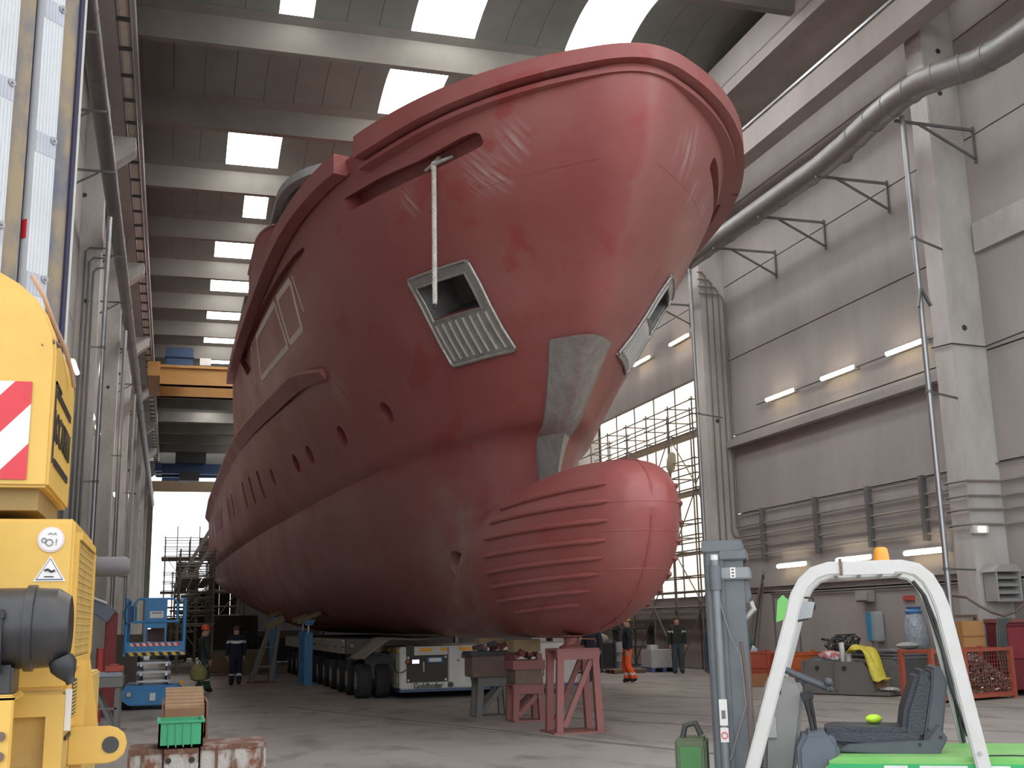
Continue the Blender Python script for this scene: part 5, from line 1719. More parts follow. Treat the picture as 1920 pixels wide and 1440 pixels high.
# stickers
st = cb(MB().lathe([(.052, 0), (.052, .003)], (-.475, 4.999, 2.115), (0, -1, 0), 28), 'round_sticker', mat('sticker_pink', (.72, .60, .62), .5), hs)
cb(MB().lathe([(.045, 0), (.045, .002)], (-.475, 4.996, 2.115), (0, -1, 0), 28), 'sticker_field', mat('sticker_white', (.78, .76, .74), .5), st)
cb(MB().tube([(-.475 + .013 * math.cos(a) - .005, 4.992, 2.103 + .013 * math.sin(a)) for a in [i * PI / 8 for i in range(16)]], .0022, 4, closed=True), 'sticker_gear', M_steel, st)
cb(MB().tube([(-.475 + .009 * math.cos(a) - .026, 4.992, 2.112 + .009 * math.sin(a)) for a in [i * PI / 8 for i in range(16)]], .0022, 4, closed=True), 'sticker_gear', M_steel, st)
cb(MB().b2((-.455, 4.991, 2.10), (-.452, 4.994, 2.118)).b2((-.455, 4.991, 2.093), (-.452, 4.994, 2.096)), 'sticker_mark', M_steel, st)
cb(MB().tube([(-.487, 4.992, 2.135), (-.478, 4.992, 2.142), (-.468, 4.992, 2.136), (-.458, 4.992, 2.142), (-.455, 4.992, 2.134)], .0018, 4), 'sticker_hand', M_steel, st)
def tri(s, y, c):
    return MB().prism([(c[0] - s, c[1] - s * .62), (c[0] + s, c[1] - s * .62), (c[0], c[1] + s * 1.05)], (0, y, 0), (1, 0, 0), (0, 0, 1), (0, -1, 0), .002)
st = cb(tri(.062, 4.999, (-.472, 1.985)), 'triangle_sticker', mat('sticker_white', (.78, .76, .74), .5), hs)
cb(tri(.052, 4.9965, (-.472, 1.985)), 'triangle_border', mat('sticker_blue', (.08, .10, .2), .5), st)
cb(tri(.047, 4.994, (-.472, 1.985)), 'triangle_field', mat('sticker_white', (.78, .76, .74), .5), st)
cb(MB().tube([(-.492, 4.991, 1.99), (-.48, 4.991, 1.994), (-.466, 4.991, 1.985), (-.452, 4.991, 1.99)], .005, 5).b2((-.492, 4.99, 1.963), (-.456, 4.992, 1.967)), 'hand_symbol', M_black, st)
# air filter
M_filt = mat('filter_black', (.02, .02, .024), .35, col2=(.05, .045, .04), scale=6, amt=.8)
af = cb(MB().lathe([(.10, -.95), (.15, -.95), (.152, -.55), (.156, -.5), (.150, -.49), (.150, -.16), (.158, -.155), (.158, -.13), (.150, -.125), (.146, -.05), (.118, -.005), (.09, .0)], (-.355, 4.72, 1.762), (1, 0, 0), 36), 'air_filter', M_filt, smooth=28)
cb(MB().lathe([(.161, -.015), (.161, .015)], (-.355 - .145, 4.72, 1.762), (1, 0, 0), 36), 'clamp_band', M_filt, af, smooth=28)
cb(MB().b2((-.62, 4.555, 1.60), (-.58, 4.6, 1.83)).b2((-.625, 4.55, 1.80), (-.575, 4.575, 1.825)), 'clip', M_black, af)
cb(MB().lathe([(.045, 0), (.05, .03), (.035, .06), (.018, .085), (.018, .1)], (-.385, 4.67, 1.645), (.45, -.1, -.9), 14), 'dust_valve', M_black, af, smooth=True)
cb(MB().b2((-.66, 4.62, 1.52), (-.54, 4.82, 1.63)), 'filter_foot', M_filt, af, bevel=.01)
cb(MB().tube([(-.70, 4.72, 1.95), (-.68, 4.7, 2.1), (-.685, 4.78, 2.2)], .04, 10), 'intake_stub', M_black, af, smooth=True)
# bracket, lower frame, rear tray
br = cb(MB().b2((-1.2, 4.60, 1.26), (-.53, 4.64, 1.52)).b2((-1.2, 4.60, 1.50), (-.53, 4.9, 1.525)), 'filter_bracket', M_yel, bevel=.006)
for z in (1.31, 1.38):
    cb(MB().cyl((-.565, 4.585, z), (-.565, 4.605, z), .017, 10), 'bolt', M_rust, br)
lf = cb(MB().b2((-1.6, 5.0, .55), (-.385, 7.4, 1.52)), 'lower_frame', M_yeld, bevel=.01)
cb(MB().b2((-.45, 4.95, .9), (-.385, 5.0, 1.42)), 'rear_rim', M_yel, lf)
cb(MB().b2((-1.6, 4.95, 1.42), (-.385, 5.0, 1.50)), 'rear_rim', M_yel, lf)
cb(MB().prism([(4.55, 1.08), (5.0, 1.23), (5.0, .7), (4.55, .7)], (-1.5, 0, 0), (0, 1, 0), (0, 0, 1), (1, 0, 0), 1.0), 'rear_tray', M_yel, lf, bevel=.01)
cb(MB().b2((-.40, 5.06, 1.36), (-.37, 5.5, 1.58)), 'small_grille_frame', M_yel, lf)
cb(MB().b2((-.37, 5.1, 1.40), (-.366, 5.46, 1.55)), 'small_grille', M_mesh, lf)
for k in range(10):
    cb(MB().b2((-.366, 5.1, 1.405 + k * .0145), (-.362, 5.46, 1.411 + k * .0145)), 'grille_bar', M_yeld, lf, fix=False)
cb(MB().b2((-.384, 5.03, 1.32), (-.375, 5.55, 1.335)), 'slot', M_black, lf)
cb(MB().b2((-.384, 4.99, 1.36), (-.36, 5.01, 1.52)), 'white_strip', M_white, lf)
cb(MB().b2((-.384, 5.15, .9), (-.378, 5.9, 1.2)), 'side_panel', M_yeld, lf)
# towing eye
eye = [(0, 0), (.16, 0), (.195, .01), (.225, .035), (.235, .075), (.225, .115), (.195, .14), (.16, .15), (0, .15)]
te = cb(MB().prism(eye, (-.385, 5.25, 1.20), (1, 0, 0), (0, 0, 1), (0, 1, 0), .04), 'towing_eye', M_yel, bevel=.004)
cb(MB().lathe([(.034, 0), (.034, .003)], (-.215, 5.249, 1.275), (0, -1, 0), 20), 'eye_hole', M_dark, te)
cb(MB().b2((-.385, 5.3, 1.15), (-.33, 5.34, 1.62)).prism([(-.385, 1.2), (-.26, 1.2), (-.33, 1.62), (-.385, 1.62)], (0, 5.5, 0), (1, 0, 0), (0, 0, 1), (0, 1, 0), .03), 'gusset', M_yel, te)
# exhaust stub on the far side
cb(MB().tube([(-.45, 6.1, 2.06), (-.22, 6.1, 2.06), (-.2, 6.1, 2.06)], [.05, .05, .035], 14), 'exhaust_stub', mat('exhaust_grey', (.12, .11, .12), .6), smooth=True)
# turntable deck, boom foot and wheels out of the frame
cb(MB().b2((-2.3, 5.1, 1.6), (-1.6, 9.0, 2.4)), 'superstructure', M_yel, bevel=.02)
for y in (5.6, 7.0):
    for x in (-.6, -2.2):
        w = cb(MB().lathe([(.25, -.18), (.5, -.18), (.55, -.12), (.55, .12), (.5, .18), (.25, .18)], (x, y, .55), (1, 0, 0), 24), 'wheel', M_tyre, smooth=True)
        cb(MB().lathe([(.24, -.15), (.24, .15)], (x, y, .55), (1, 0, 0), 16), 'hub', M_yel, w)
# ================================================================ right side: scaffold, bins, cage
scaffold('wall_scaffold', 'tall tube scaffold with plank decks in front of the backlit window', (16.7, 34.3, 0), 1, 6, 0, .85, 1.95, (2.1, 3.95, 6.0, 8.0), M_scaf, seed=9)
for i, (y, z) in enumerate(((36.1, 6.7), (38.3, 2.9))):
    t = thing('hanging_sack', ['beige sack hanging on the upper scaffold', 'beige sack hanging on the lower scaffold'][i], 'sack', (16.62, y, z))
    MB().lathe([(.04, .75), (.12, .7), (.17, .45), (.15, .15), (.05, .0)], (0, 0, 0), (.15, 0, 1), 12).build('sack_body', mat('sack_beige', (.42, .36, .26), .9, bump=.4, bscale=18), t, smooth=True)
    MB().tube([(.1, 0, .74), (.1, 0, 1.0)], .012, 5).build('cord', M_tape, t)
M_wcr = mat('crate_white', (.52, .53, .54), .6, col2=(.42, .43, .45), scale=12, amt=.8)
t = thing('white_crate', 'white pallet crate with perforated front beside the person in black', 'crate', (15.25, 35.3, 0))
MB().b2((0, 0, .14), (.92, .9, .72)).build('body', M_wcr, t, bevel=.02)
for x in (.0, .4, .8):
    MB().b2((x, 0, 0), (x + .12, .9, .14)).build('skid', mat('crate_blue', (.10, .14, .3), .6), t)
MB().b2((.02, .1, .72), (.28, .4, .88)).build('box_on_top', M_white, t)
t = thing('blue_cabinet', 'blue steel cabinet between the scaffold and the grey mast', 'cabinet', (16.35, 33.0, 0))
MB().b2((0, 0, .08), (.62, .5, 1.2)).build('body', mat('cabinet_blue', (.03, .11, .22), .5), t, bevel=.02)
MB().b2((.03, -.015, .12), (.59, 0, 1.16)).build('door', mat('cabinet_blue', (.03, .11, .22), .5), t)
MB().b2((.5, -.03, .6), (.53, -.015, .75)).build('handle', M_galv, t)
MB().b2((.02, .02, 0), (.60, .48, .08)).build('plinth', M_dark, t)
t = thing('wood_pallet', 'brown wooden pallet lying on the floor left of the white crate', 'pallet', (13.9, 35.2, 0))
for k in range(6):
    MB().b2((k * .19, 0, .11), (k * .19 + .15, .9, .135)).build('board', mat('pallet_wood', (.30, .20, .12), .85), t)
for y in (0, .38, .76):
    MB().b2((0, y, 0), (1.1, y + .12, .11)).build('bearer', mat('pallet_dark', (.16, .10, .06), .85), t)
t = thing('mesh_cage', 'dark mesh cage holding pale sacks behind the orange trousers', 'cage', (13.0, 36.6, 0))
MB().b2((0, 0, .1), (1.5, 1.0, .16)).build('base', M_dark, t)
for x in (0, .5, 1.0, 1.5):
    MB().b2((x - .03, -.02, 0), (x + .03, .04, 1.05)).build('post', M_dark, t)
MB().b2((.02, .05, .16), (1.48, .9, .95)).build('liner', mat('liner_black', (.03, .03, .033), .8), t)
for k, (x, z) in enumerate(((.3, 1.1), (.75, 1.18), (1.15, 1.08))):
    MB().sphere((x, .45, z), .3, 12, 8, (1, .8, .62)).build('sack', mat('sack_pale', (.36, .32, .27), .9, bump=.4, bscale=15), t, smooth=True)
for k, (x, y, c, lb, h) in enumerate(((15.0, 37.2, (.36, .38, .38), 'pale grey steel barrel behind the white crate', .95), (11.0, 35.6, (.55, .52, .06), 'yellow bucket behind the tall red stand', .5))):
    t = thing('barrel', lb, 'barrel', (x, y, 0))
    r = .28 if k == 0 else .2
    mm = mat('barrel_%d' % k, c, .5)
    MB().lathe([(r * .95, 0), (r, .03), (r, h * .33), (r * 1.04, h * .345), (r, h * .36), (r, h * .65), (r * 1.04, h * .665), (r, h * .68), (r, h - .03), (r * .95, h)], (0, 0, 0), (0, 0, 1), 20).build('drum', mm, t, smooth=True)
    MB().lathe([(r * .9, 0), (r * .9, .02)], (0, 0, h - .005), (0, 0, 1), 20).build('lid', mm, t)
# long low shelf line behind with clutter
t = thing('storage_rack', 'dark low storage rack behind the scaffold with boxes', 'rack', (13.2, 39.5, 0))
for z in (.05, .7, 1.35):
    MB().b2((0, 0, z), (4.0, .6, z + .05)).build('shelf', M_dark, t)
for x in (0, 1.3, 2.6, 3.95):
    MB().b2((x, 0, 0), (x + .06, .6, 1.5)).build('upright', M_dark, t)
rnd = random.Random(5)
for k in range(12):
    z = (.1, .75, 1.4)[k % 3]
    x = .1 + .31 * k
    o = MB().b2((13.2 + x, 39.55, z), (13.2 + x + .26, 39.95, z + rnd.uniform(.25, .5))).build('carton', mat('carton_%d' % (k % 4), [(.16, .13, .1), (.07, .09, .13), (.2, .19, .18), (.12, .05, .04)][k % 4], .8), t)
# red steel bins
M_bin = mat('bin_red', (.42, .085, .045), .6, col2=(.30, .06, .035), scale=5)
M_bino = mat('bin_orange', (.55, .13, .04), .6, col2=(.4, .09, .03), scale=5)
def bin_(label, loc, w, d, h, ma, rz=0):
    t = thing('steel_bin', label, 'bin', loc, rz)
    for (a, b, n) in (((0, 0, .1), (w, .03, h), 'front'), ((0, d - .03, .1), (w, d, h), 'back'), ((0, 0, .1), (.03, d, h), 'side'), ((w - .03, 0, .1), (w, d, h), 'side'), ((0, 0, .1), (w, d, .13), 'bottom')):
        MB().b2(a, b).build(n, ma, t)
    for x in (-.02, w - .06):
        for y in (-.02, d - .06):
            MB().b2((x, y, 0), (x + .08, y + .08, h + .04)).build('post', ma, t)
    MB().b2((-.02, -.03, h - .06), (w + .02, .03, h)).b2((-.02, -.03, h * .5), (w + .02, .0, h * .5 + .05)).build('rim', ma, t)
    return t
bin_('dark red steel bin with blue parts inside, behind the person in green', (14.1, 27.0, 0), .85, .9, .85, M_bin)
for k, (x, c, n) in enumerate(((.3, (.05, .12, .45), 'blue_part'), (.5, (.55, .6, .68), 'pale_part'))):
    o = MB().sphere((14.1 + x, 27.4, .92), .17, 10, 7, (1.2, 1, .6)).b2((14.1 + x - .15, 27.2, .6), (14.1 + x + .15, 27.6, .92)).build(n, mat('part_%d' % k, c, .6), smooth=True)
    tag(o, ['blue plastic part lying in the dark red bin', 'pale plastic part lying in the dark red bin'][k], 'part')
bin_('orange steel bin right of the dark red bin', (15.05, 26.2, 0), 1.3, .9, .8, M_bino)
# low timber block before the red bin
o = MB().b2((14.0, 26.5, 0), (14.75, 26.8, .3)).build('timber_baulk', mat('orange_timber', (.40, .18, .08), .8), bevel=.01)
tag(o, 'short orange brown timber baulk in front of the dark red bin', 'timber')
# grey open skip with rubbish
sk = thing('rubbish_skip', 'grey open steel skip heaped with rubbish behind the forklift cab', 'skip', (14.35, 22.0, 0), 0)
M_skip = mat('skip_grey', (.185, .18, .165), .65, col2=(.14, .13, .12), scale=3)
C0, C1 = Vector((-.55, 1.45)), Vector((.25, -.1))
SKQ = frame((-.5, 1.5, 0), (.78, -1.56, 0), (0, 0, 1))
L = 1.78
def skb(m, n, ma):
    return m.xf(SKQ).build(n, ma, sk)
skb(MB().prism([(0, .1), (L, .1), (L - .02, .45), (L - .25, .72), (.1, .74)], (0, 0, 0), (1, 0, 0), (0, 1, 0), (0, 0, 1), .04), 'long_side', M_skip)
skb(MB().prism([(0, .1), (L, .1), (L - .02, .45), (L - .25, .72), (.1, .74)], (0, 0, -1.3), (1, 0, 0), (0, 1, 0), (0, 0, 1), .04), 'long_side', M_skip)
skb(MB().b2((0, .02, -1.3), (L + .35, .1, .04)), 'floor_plate', M_skip)
skb(MB().b2((0, .1, -1.3), (.05, .74, .04)), 'end_wall', M_skip)
skb(MB().b2((L * .5 - .03, .1, .04), (L * .5 + .03, .72, .08)), 'rib', M_skip)
for a in (.42, 1.1):
    skb(MB().cyl((a, .58, .04), (a, .58, .07), .05, 12), 'lug', M_dark)
skw = Matrix.Translation(sk.location) @ SKQ
def rub(m, name, ma, label, cat, smooth=False):
    return tag(m.xf(skw).build(name, ma, smooth=smooth), label, cat)
rub(MB().cyl((.92, .45, -.25), (.86, 1.12, -.3), .06, 12), 'cardboard_tube', M_white, 'taller white roll standing in the rubbish skip', 'roll')
rub(MB().cyl((1.12, .4, -.15), (1.09, .92, -.18), .065, 12), 'cardboard_tube', M_white, 'shorter white roll standing in the rubbish skip', 'roll')
vs, fs = [], []
for i in range(15):
    for j in range(7):
        a, b = i / 14, j / 6
        x = 1.15 + .85 * a
        z = .92 + .12 * math.sin(a * 5) - (max(0, a - .45) ** 1.3) * 1.35 + .035 * math.sin(13 * a + 7 * b)
        vs.append((x + .05 * math.sin(8 * b + 3 * a), max(z, .35) + .03 * math.cos(9 * b), -.35 + .45 * b + .05 * math.sin(9 * a)))
for i in range(14):
    for j in range(6):
        fs.append((i * 7 + j, i * 7 + j + 1, i * 7 + j + 8, i * 7 + j + 7))
ys_ = rub(MB().add(vs, fs), 'yellow_sheet', mat('plastic_yellow', (.68, .58, .06), .4, col2=(.5, .42, .05), scale=6, bump=.5, bscale=14), 'crumpled yellow plastic sheet spilling over the rubbish skip', 'sheet', True)
ys_.modifiers.new('t', 'SOLIDIFY').thickness = .015
rub(MB().sphere((.5, .80, -.4), .28, 14, 9, (1.1, .55, .8)), 'cloth_bundle', mat('cloth_pink', (.50, .16, .17), .8, col2=(.7, .66, .64), scale=7, amt=1, thresh=(.5, .55), bump=.5, bscale=15), 'red and white cloth bundle on the rubbish skip', 'bundle', True)
rub(MB().sphere((.35, .62, -.35), .36, 14, 9, (1.3, .6, .9)).sphere((1.0, .60, -.5), .32, 12, 8, (1.3, .55, .9)), 'black_sack', mat('sack_black', (.03, .03, .04), .4, bump=.4, bscale=10), 'black plastic sack bulging out of the rubbish skip', 'sack', True)
rub(MB().b2((1.55, .1, -.5), (1.85, .38, -.1)), 'carton', mat('carton_tan', (.36, .22, .14), .8), 'brown carton at the open end of the rubbish skip', 'box')
rub(MB().sphere((2.0, .15, -.15), .16, 9, 6, (1.6, .35, .9)), 'foil_scrap', mat('foil', (.7, .72, .74), .25, .7, bump=.8, bscale=30), 'crumpled silver foil on the skip floor plate', 'foil', False)
# dark scrap heap behind
sp_ = thing('cable_heap', 'dark tangled heap of hoses and scrap behind the rubbish skip', 'heap', (16.2, 25.0, 0))
rnd = random.Random(11)
MB().b2((-.55, -.3, 0), (.9, .8, .55)).build('pallet_box', M_dark, sp_, bevel=.02)
for k in range(26):
    pts = []
    cx, cy, cz = rnd.uniform(-.3, .5), rnd.uniform(0, .5), rnd.uniform(.6, 1.1)
    r = rnd.uniform(.2, .42)
    a0 = rnd.uniform(0, 6)
    for q in range(9):
        a = a0 + q * .6
        pts.append((cx + r * math.cos(a), cy + r * .6 * math.sin(a), max(.5, cz + .16 * math.sin(a * 1.3 + k) - .35 * abs(cx + r * math.cos(a)) * .6)))
    MB().tube(pts, .028, 5).build('hose', [M_black, M_dark, mat('hose_grey', (.09, .09, .085), .7)][k % 3], sp_, smooth=True)
MB().tube([(-.7, -.2, .05), (-.7, -.2, 1.15), (-.6, -.2, 1.25), (.2, .2, 1.25)], .02, 6).build('bent_rod', M_dark, sp_, smooth=True)
# grey bin with sloped lid and a clear bag on it
gb = thing('lidded_bin', 'grey steel bin with ribbed rim behind the white guard', 'bin', (16.3, 23.4, 0))
MB().prism([(0, .1), (1.15, .1), (1.25, .78), (-.1, .78)], (0, 0, 0), (1, 0, 0), (0, 0, 1), (0, 1, 0), .8).build('tub', mat('bin_grey', (.14, .14, .14), .6), gb)
for k in range(3):
    MB().b2((-.13, -.02 - .01 * k, .70 + k * .075), (1.27, .82, .75 + k * .075)).build('rim', mat('bin_rim', (.24, .25, .26), .5, .2), gb)
for x in (.05, 1.0):
    MB().b2((x, .1, 0), (x + .1, .7, .1)).build('foot', M_dark, gb)
t = thing('plastic_bag', 'clear tall plastic bag with blue tied neck standing on the grey lidded bin', 'bag', (17.15, 23.75, .925))
MB().lathe([(.02, 0), (.25, .01), (.30, .12), (.27, .45), (.21, .72), (.17, .82)], (0, 0, 0), (-.04, 0, 1), 14).build('bag_body', mat('clear_bag', (.40, .45, .52), .25, col2=(.30, .33, .38), scale=8, amt=.9, bump=.7, bscale=12), t, smooth=True)
MB().lathe([(.19, 0), (.20, .06), (.15, .11), (.18, .16)], (-.035, 0, .80), (0, 0, 1), 12).build('neck', mat('bag_blue', (.08, .22, .48), .4), t, smooth=True)
o = MB().sphere((16.75, 23.6, .99), .2, 10, 6, (1.5, 1, .4)).build('white_rag', mat('rag_pale', (.40, .40, .38), .9, bump=.5, bscale=15), smooth=True)
tag(o, 'pale rag lying on the grey lidded bin', 'rag')
# swarf cage
cg = thing('swarf_cage', 'orange red steel cage full of shiny metal swarf under the guard pillar', 'cage', (14.35, 19.5, 0), .22)
W_, D_ = 2.35, .75
M_cag = mat('cage_red', (.40, .10, .06), .55, col2=(.30, .08, .05), scale=5)
for (x, y) in ((0, 0), (.95, 0), (W_, 0), (0, D_), (W_, D_)):
    MB().b2((x - .045, y - .045, 0), (x + .045, y + .045, 1.03)).build('post', M_cag, cg)
for z in (.08, .98):
    for (a, b) in (((0, 0), (W_, 0)), ((0, D_), (W_, D_)), ((0, 0), (0, D_)), ((W_, 0), (W_, D_))):
        MB().bar((a[0], a[1], z), (b[0], b[1], z), .06, .06).build('rail', M_cag, cg)
MB().b2((0, 0, .1), (W_, D_, .14)).build('floor_plate', M_cag, cg)
mw = MB()
for k in range(28):
    x = .08 + k * .08
    mw.b2((x, -.005, .12), (x + .006, .002, .96))
for k in range(10):
    mw.b2((0, -.005, .14 + k * .08), (W_, .001, .146 + k * .08))
mw.build('mesh_front', M_cag, cg, fix=False)
sw, hp = MB(), MB()
rnd = random.Random(2)
for k in range(5200):
    x, y = rnd.uniform(.08, W_ - .08), rnd.uniform(.05, D_ - .08)
    top = .14 + .76 * max(0, 1 - abs(x - 1.3) / 1.4)
    z = top - rnd.random() ** 2.2 * .12 if rnd.random() < .6 else rnd.uniform(.15, top)
    if rnd.random() < .55:
        y = rnd.uniform(.03, .12)
    s = rnd.uniform(.014, .04)
    R_ = Matrix.Rotation(rnd.uniform(0, 3), 3, 'X') @ Matrix.Rotation(rnd.uniform(0, 3), 3, 'Z')
    sw.cur = rnd.choice((0, 0, 0, 1, 1, 2))
    sw.box((x, y, z), (s * 2.2, s, s * .5), R_)
so = sw.build('metal_swarf', [mat('swarf_bright', (.55, .53, .5), .25, .9), mat('swarf_grey', (.22, .2, .19), .4, .7), mat('swarf_rust', (.22, .10, .08), .6)], cg, fix=False)
so['kind'] = 'stuff'
MB().prism([(.06, .14), (W_ - .06, .14), (W_ - .15, .2), (1.5, .66), (1.05, .68), (.06, .2)], (0, .14, 0), (1, 0, 0), (0, 0, 1), (0, 1, 0), .55).build('swarf_core', mat('swarf_core', (.10, .09, .085), .7), cg)
# machines against the near right pillar
t = thing('wooden_case', 'orange brown wooden case on a dark stand beside the near right pillar', 'case', (16.12, 20.76, 0))
MB().b2((0, 0, .95), (.55, .25, 1.55)).build('case', mat('case_wood', (.50, .27, .10), .7, col2=(.4, .2, .08), scale=3), t, bevel=.01)
MB().b2((.0, -.012, 1.22), (.55, 0, 1.25)).build('batten', mat('case_batten', (.40, .16, .08), .7), t)
MB().b2((-.05, 0, 0), (.6, .3, .95)).build('stand', M_dark, t)
t = thing('red_cabinet', 'dark red steel cabinet at the right picture edge', 'cabinet', (16.86, 20.40, 0))
MB().b2((0, 0, .12), (.72, .55, 1.50)).build('body', mat('cabinet_maroon', (.20, .035, .045), .5), t, bevel=.02)
MB().b2((.06, -.02, .75), (.7, 0, 1.42)).build('door', mat('cabinet_red', (.27, .04, .055), .45), t, bevel=.01)
MB().b2((-.02, -.03, 1.50), (.72, .57, 1.58)).build('top', M_redst, t)
for x in (.05, .6):
    MB().b2((x, .05, 0), (x + .08, .5, .12)).build('foot', M_dark, t)
for k in range(5):
    MB().tube([(-.15 + .07 * k, -.08, 1.6), (-.25 + .05 * k, -.12, 1.45), (-.28 + .06 * k, -.1, .9), (-.2 + .07 * k, -.08, .5)], .022, 6).build('hose', mat('hose_green', (.09, .11, .10), .7), t, smooth=True)
o = thing('frame_rack', 'dark brown steel frame over the wooden case beside the pillar', 'frame', (15.7, 21.1, 0))
MB().b2((0, 0, 1.62), (1.1, .08, 1.68)).build('top_bar', M_brnst, o)
for x in (0, 1.05):
    MB().b2((x, 0, 0), (x + .06, .08, 1.62)).build('post', M_brnst, o)
for k in range(3):
    MB().tube([(.1 + .06 * k, -.03, 1.66), (.05 + .07 * k, -.05, 1.3), (.16 + .06 * k, -.05, 1.0), (.12, -.03, .8)], .014, 5).build('hanging_cable', M_rust, o, smooth=True)
tubes_on('welding_cable', 'brown cable draped from the vertical pipe over to the red cabinet', 'cable', [[(16.55, 21.8, 2.12), (16.4, 20.9, 2.05), (16.5, 20.6, 1.85), (16.7, 20.5, 1.72), (16.95, 20.45, 1.64), (17.2, 20.4, 1.72), (17.5, 20.3, 1.95)]], .03, M_rust, 6)
t = thing('louvre_unit', 'grey slatted ventilation unit on a bracket at the right picture edge', 'vent', (16.95, 20.72, 1.95))
for k in range(4):
    MB().box((.3, 0, .08 + k * .16), (.62, .35, .02), Matrix.Rotation(.5, 3, 'X')).build('slat', mat('louvre_grey', (.36, .36, .35), .6), t)
MB().b2((-.02, -.18, 0), (.02, .2, .66)).build('side', mat('louvre_grey', (.36, .36, .35), .6), t)
MB().b2((.58, -.18, 0), (.62, .2, .66)).build('side', mat('louvre_grey', (.36, .36, .35), .6), t)
MB().prism([(-.08, .62), (.66, .62), (.5, .78), (.1, .78)], (0, -.2, 0), (1, 0, 0), (0, 0, 1), (0, 1, 0), .42).build('hood', mat('louvre_grey', (.36, .36, .35), .6), t)
o = MB().b2((16.6, 19.1, .36), (17.6, 19.2, .42)).b2((16.65, 19.1, 0), (16.7, 19.2, .36)).b2((17.5, 19.1, 0), (17.55, 19.2, .36)).build('red_barrier', M_redp, None)
tag(o, 'low red bar on two legs before the dark red cabinet', 'barrier')
t = thing('leaning_poles', 'bundle of dark poles leaning against the wall left of the lamps', 'poles', (16.9, 31.8, 0))
for k in range(4):
    MB().tube([(k * .12 - .3, -.1 * k, 0), (k * .1 + .55, .05 * k, 2.6 + .2 * k)], .03, 6).build('pole', [M_rust, M_steel, M_dark, M_rust][k], t)
tubes_on('tube_frame', 'bent grey tube frame standing against the right wall beside the poles', 'frame', [[(17.45, 31.0, 0), (17.45, 31.0, 2.35), (17.45, 30.9, 2.45), (17.45, 29.7, 2.45), (17.45, 29.6, 2.35), (17.45, 29.6, 0)]], .03, M_steel, 6)
# ================================================================ green forklift in the right foreground
fk = thing('forklift', 'green forklift with white overhead guard and amber beacon in the right foreground', 'forklift', (4.75, 7.4, 0), math.atan2(-.49, .87))
M_gua = mat('guard_white', (.56, .56, .55), .4, col2=(.46, .45, .42), scale=4, amt=.5)
M_gr = mat('forklift_green', (.15, .42, .11), .45, col2=(.27, .46, .17), scale=3, amt=.8)
M_gr2 = mat('forklift_green_side', (.03, .36, .12), .4)
M_gry = mat('forklift_grey', (.13, .145, .155), .5, .2, scale=5)
M_gryl = mat('forklift_console', (.27, .27, .26), .55)
M_vinyl = mat('seat_vinyl', (.035, .042, .055), .45, bump=.15, bscale=50)
M_pl = mat('dark_plastic', (.075, .085, .10), .5)
# guard frames
GP = [(-.80, .50), (-.735, .67), (-.41, 1.66), (-.37, 1.80), (-.335, 1.89), (-.28, 1.98), (-.20, 2.05), (-.10, 2.08), (.42, 2.08), (.52, 2.055), (.59, 1.99), (.64, 1.89), (.675, 1.77), (.70, 1.62), (.84, .70), (.865, .50)]
gd = None
def rect_sweep(pts, w, h):      # pts (x, y, z) in the xz plane; w across y, h in plane
    vs, fs = [], []
    for i, p in enumerate(pts):
        a, b = pts[max(i - 1, 0)], pts[min(i + 1, len(pts) - 1)]
        t = Vector((b[0] - a[0], 0, b[2] - a[2])).normalized()
        n = Vector((-t.z, 0, t.x))
        p = Vector(p)
        vs += [p + n * h / 2 + Vector((0, -w / 2, 0)), p + n * h / 2 + Vector((0, w / 2, 0)), p - n * h / 2 + Vector((0, w / 2, 0)), p - n * h / 2 + Vector((0, -w / 2, 0))]
    m = len(pts)
    for i in range(m - 1):
        for k in range(4):
            fs.append((i * 4 + k, i * 4 + (k + 1) % 4, i * 4 + 4 + (k + 1) % 4, i * 4 + 4 + k))
    fs += [(0, 1, 2, 3), tuple((m - 1) * 4 + k for k in (3, 2, 1, 0))]
    return MB().add(vs, fs)
for y, sh in ((0.0, 0.0), (1.02, 0.06)):
    g = rect_sweep([(x + sh, y, z) for (x, z) in GP], .075, .10).build('guard_frame', M_gua, fk, smooth=30, bevel=.012)
    gd = gd or g
for x in (-.05, .12, .28, .42):
    MB().bar((x, 0, 2.06), (x + .06, 1.02, 2.06), .03, .05).build('guard_bar', M_gua, fk)
MB().b2((.0, -.045, 2.03), (.36, .03, 2.042)).build('guard_plate', M_gua, fk)
MB().tube([(.60, .98, 2.0), (.68, .98, 1.88), (.74, .97, 1.68), (.82, .97, 1.2), (.87, .96, .75)], .014, 6).build('wiring', M_black, fk, smooth=True)
MB().tube([(.66, .99, 1.93), (.77, .95, 1.45), (.80, .95, 1.2), (.9, .96, .8)], .012, 6).build('wiring', M_black, fk, smooth=True)
MB().lathe([(.06, 0), (.06, .02)], (1.075, -.04, .83), (0, -1, 0), 6).build('guard_bolt', M_gua, fk) if False else MB().lathe([(.013, 0), (.013, .012)], (.822, -.038, .78), (0, -1, 0), 8).build('guard_bolt', M_galv, fk)
for s_ in (.0,):
    MB().b2((-.02, -.05, 2.03), (.0, .05, 2.15)).build('cable_tie', M_rust, fk)
# beacon
bc = MB().lathe([(.075, 0), (.078, .025), (.068, .04)], (.32, .38, 2.085), (0, 0, 1), 20).build('beacon', M_pl, fk, smooth=True)
MB().lathe([(.062, .035), (.062, .05), (.055, .11), (.05, .145), (.035, .16)], (.32, .38, 2.085), (0, 0, 1), 20).build('amber_lens', mat('amber_lens', (.85, .33, .03), .25), bc, smooth=True)
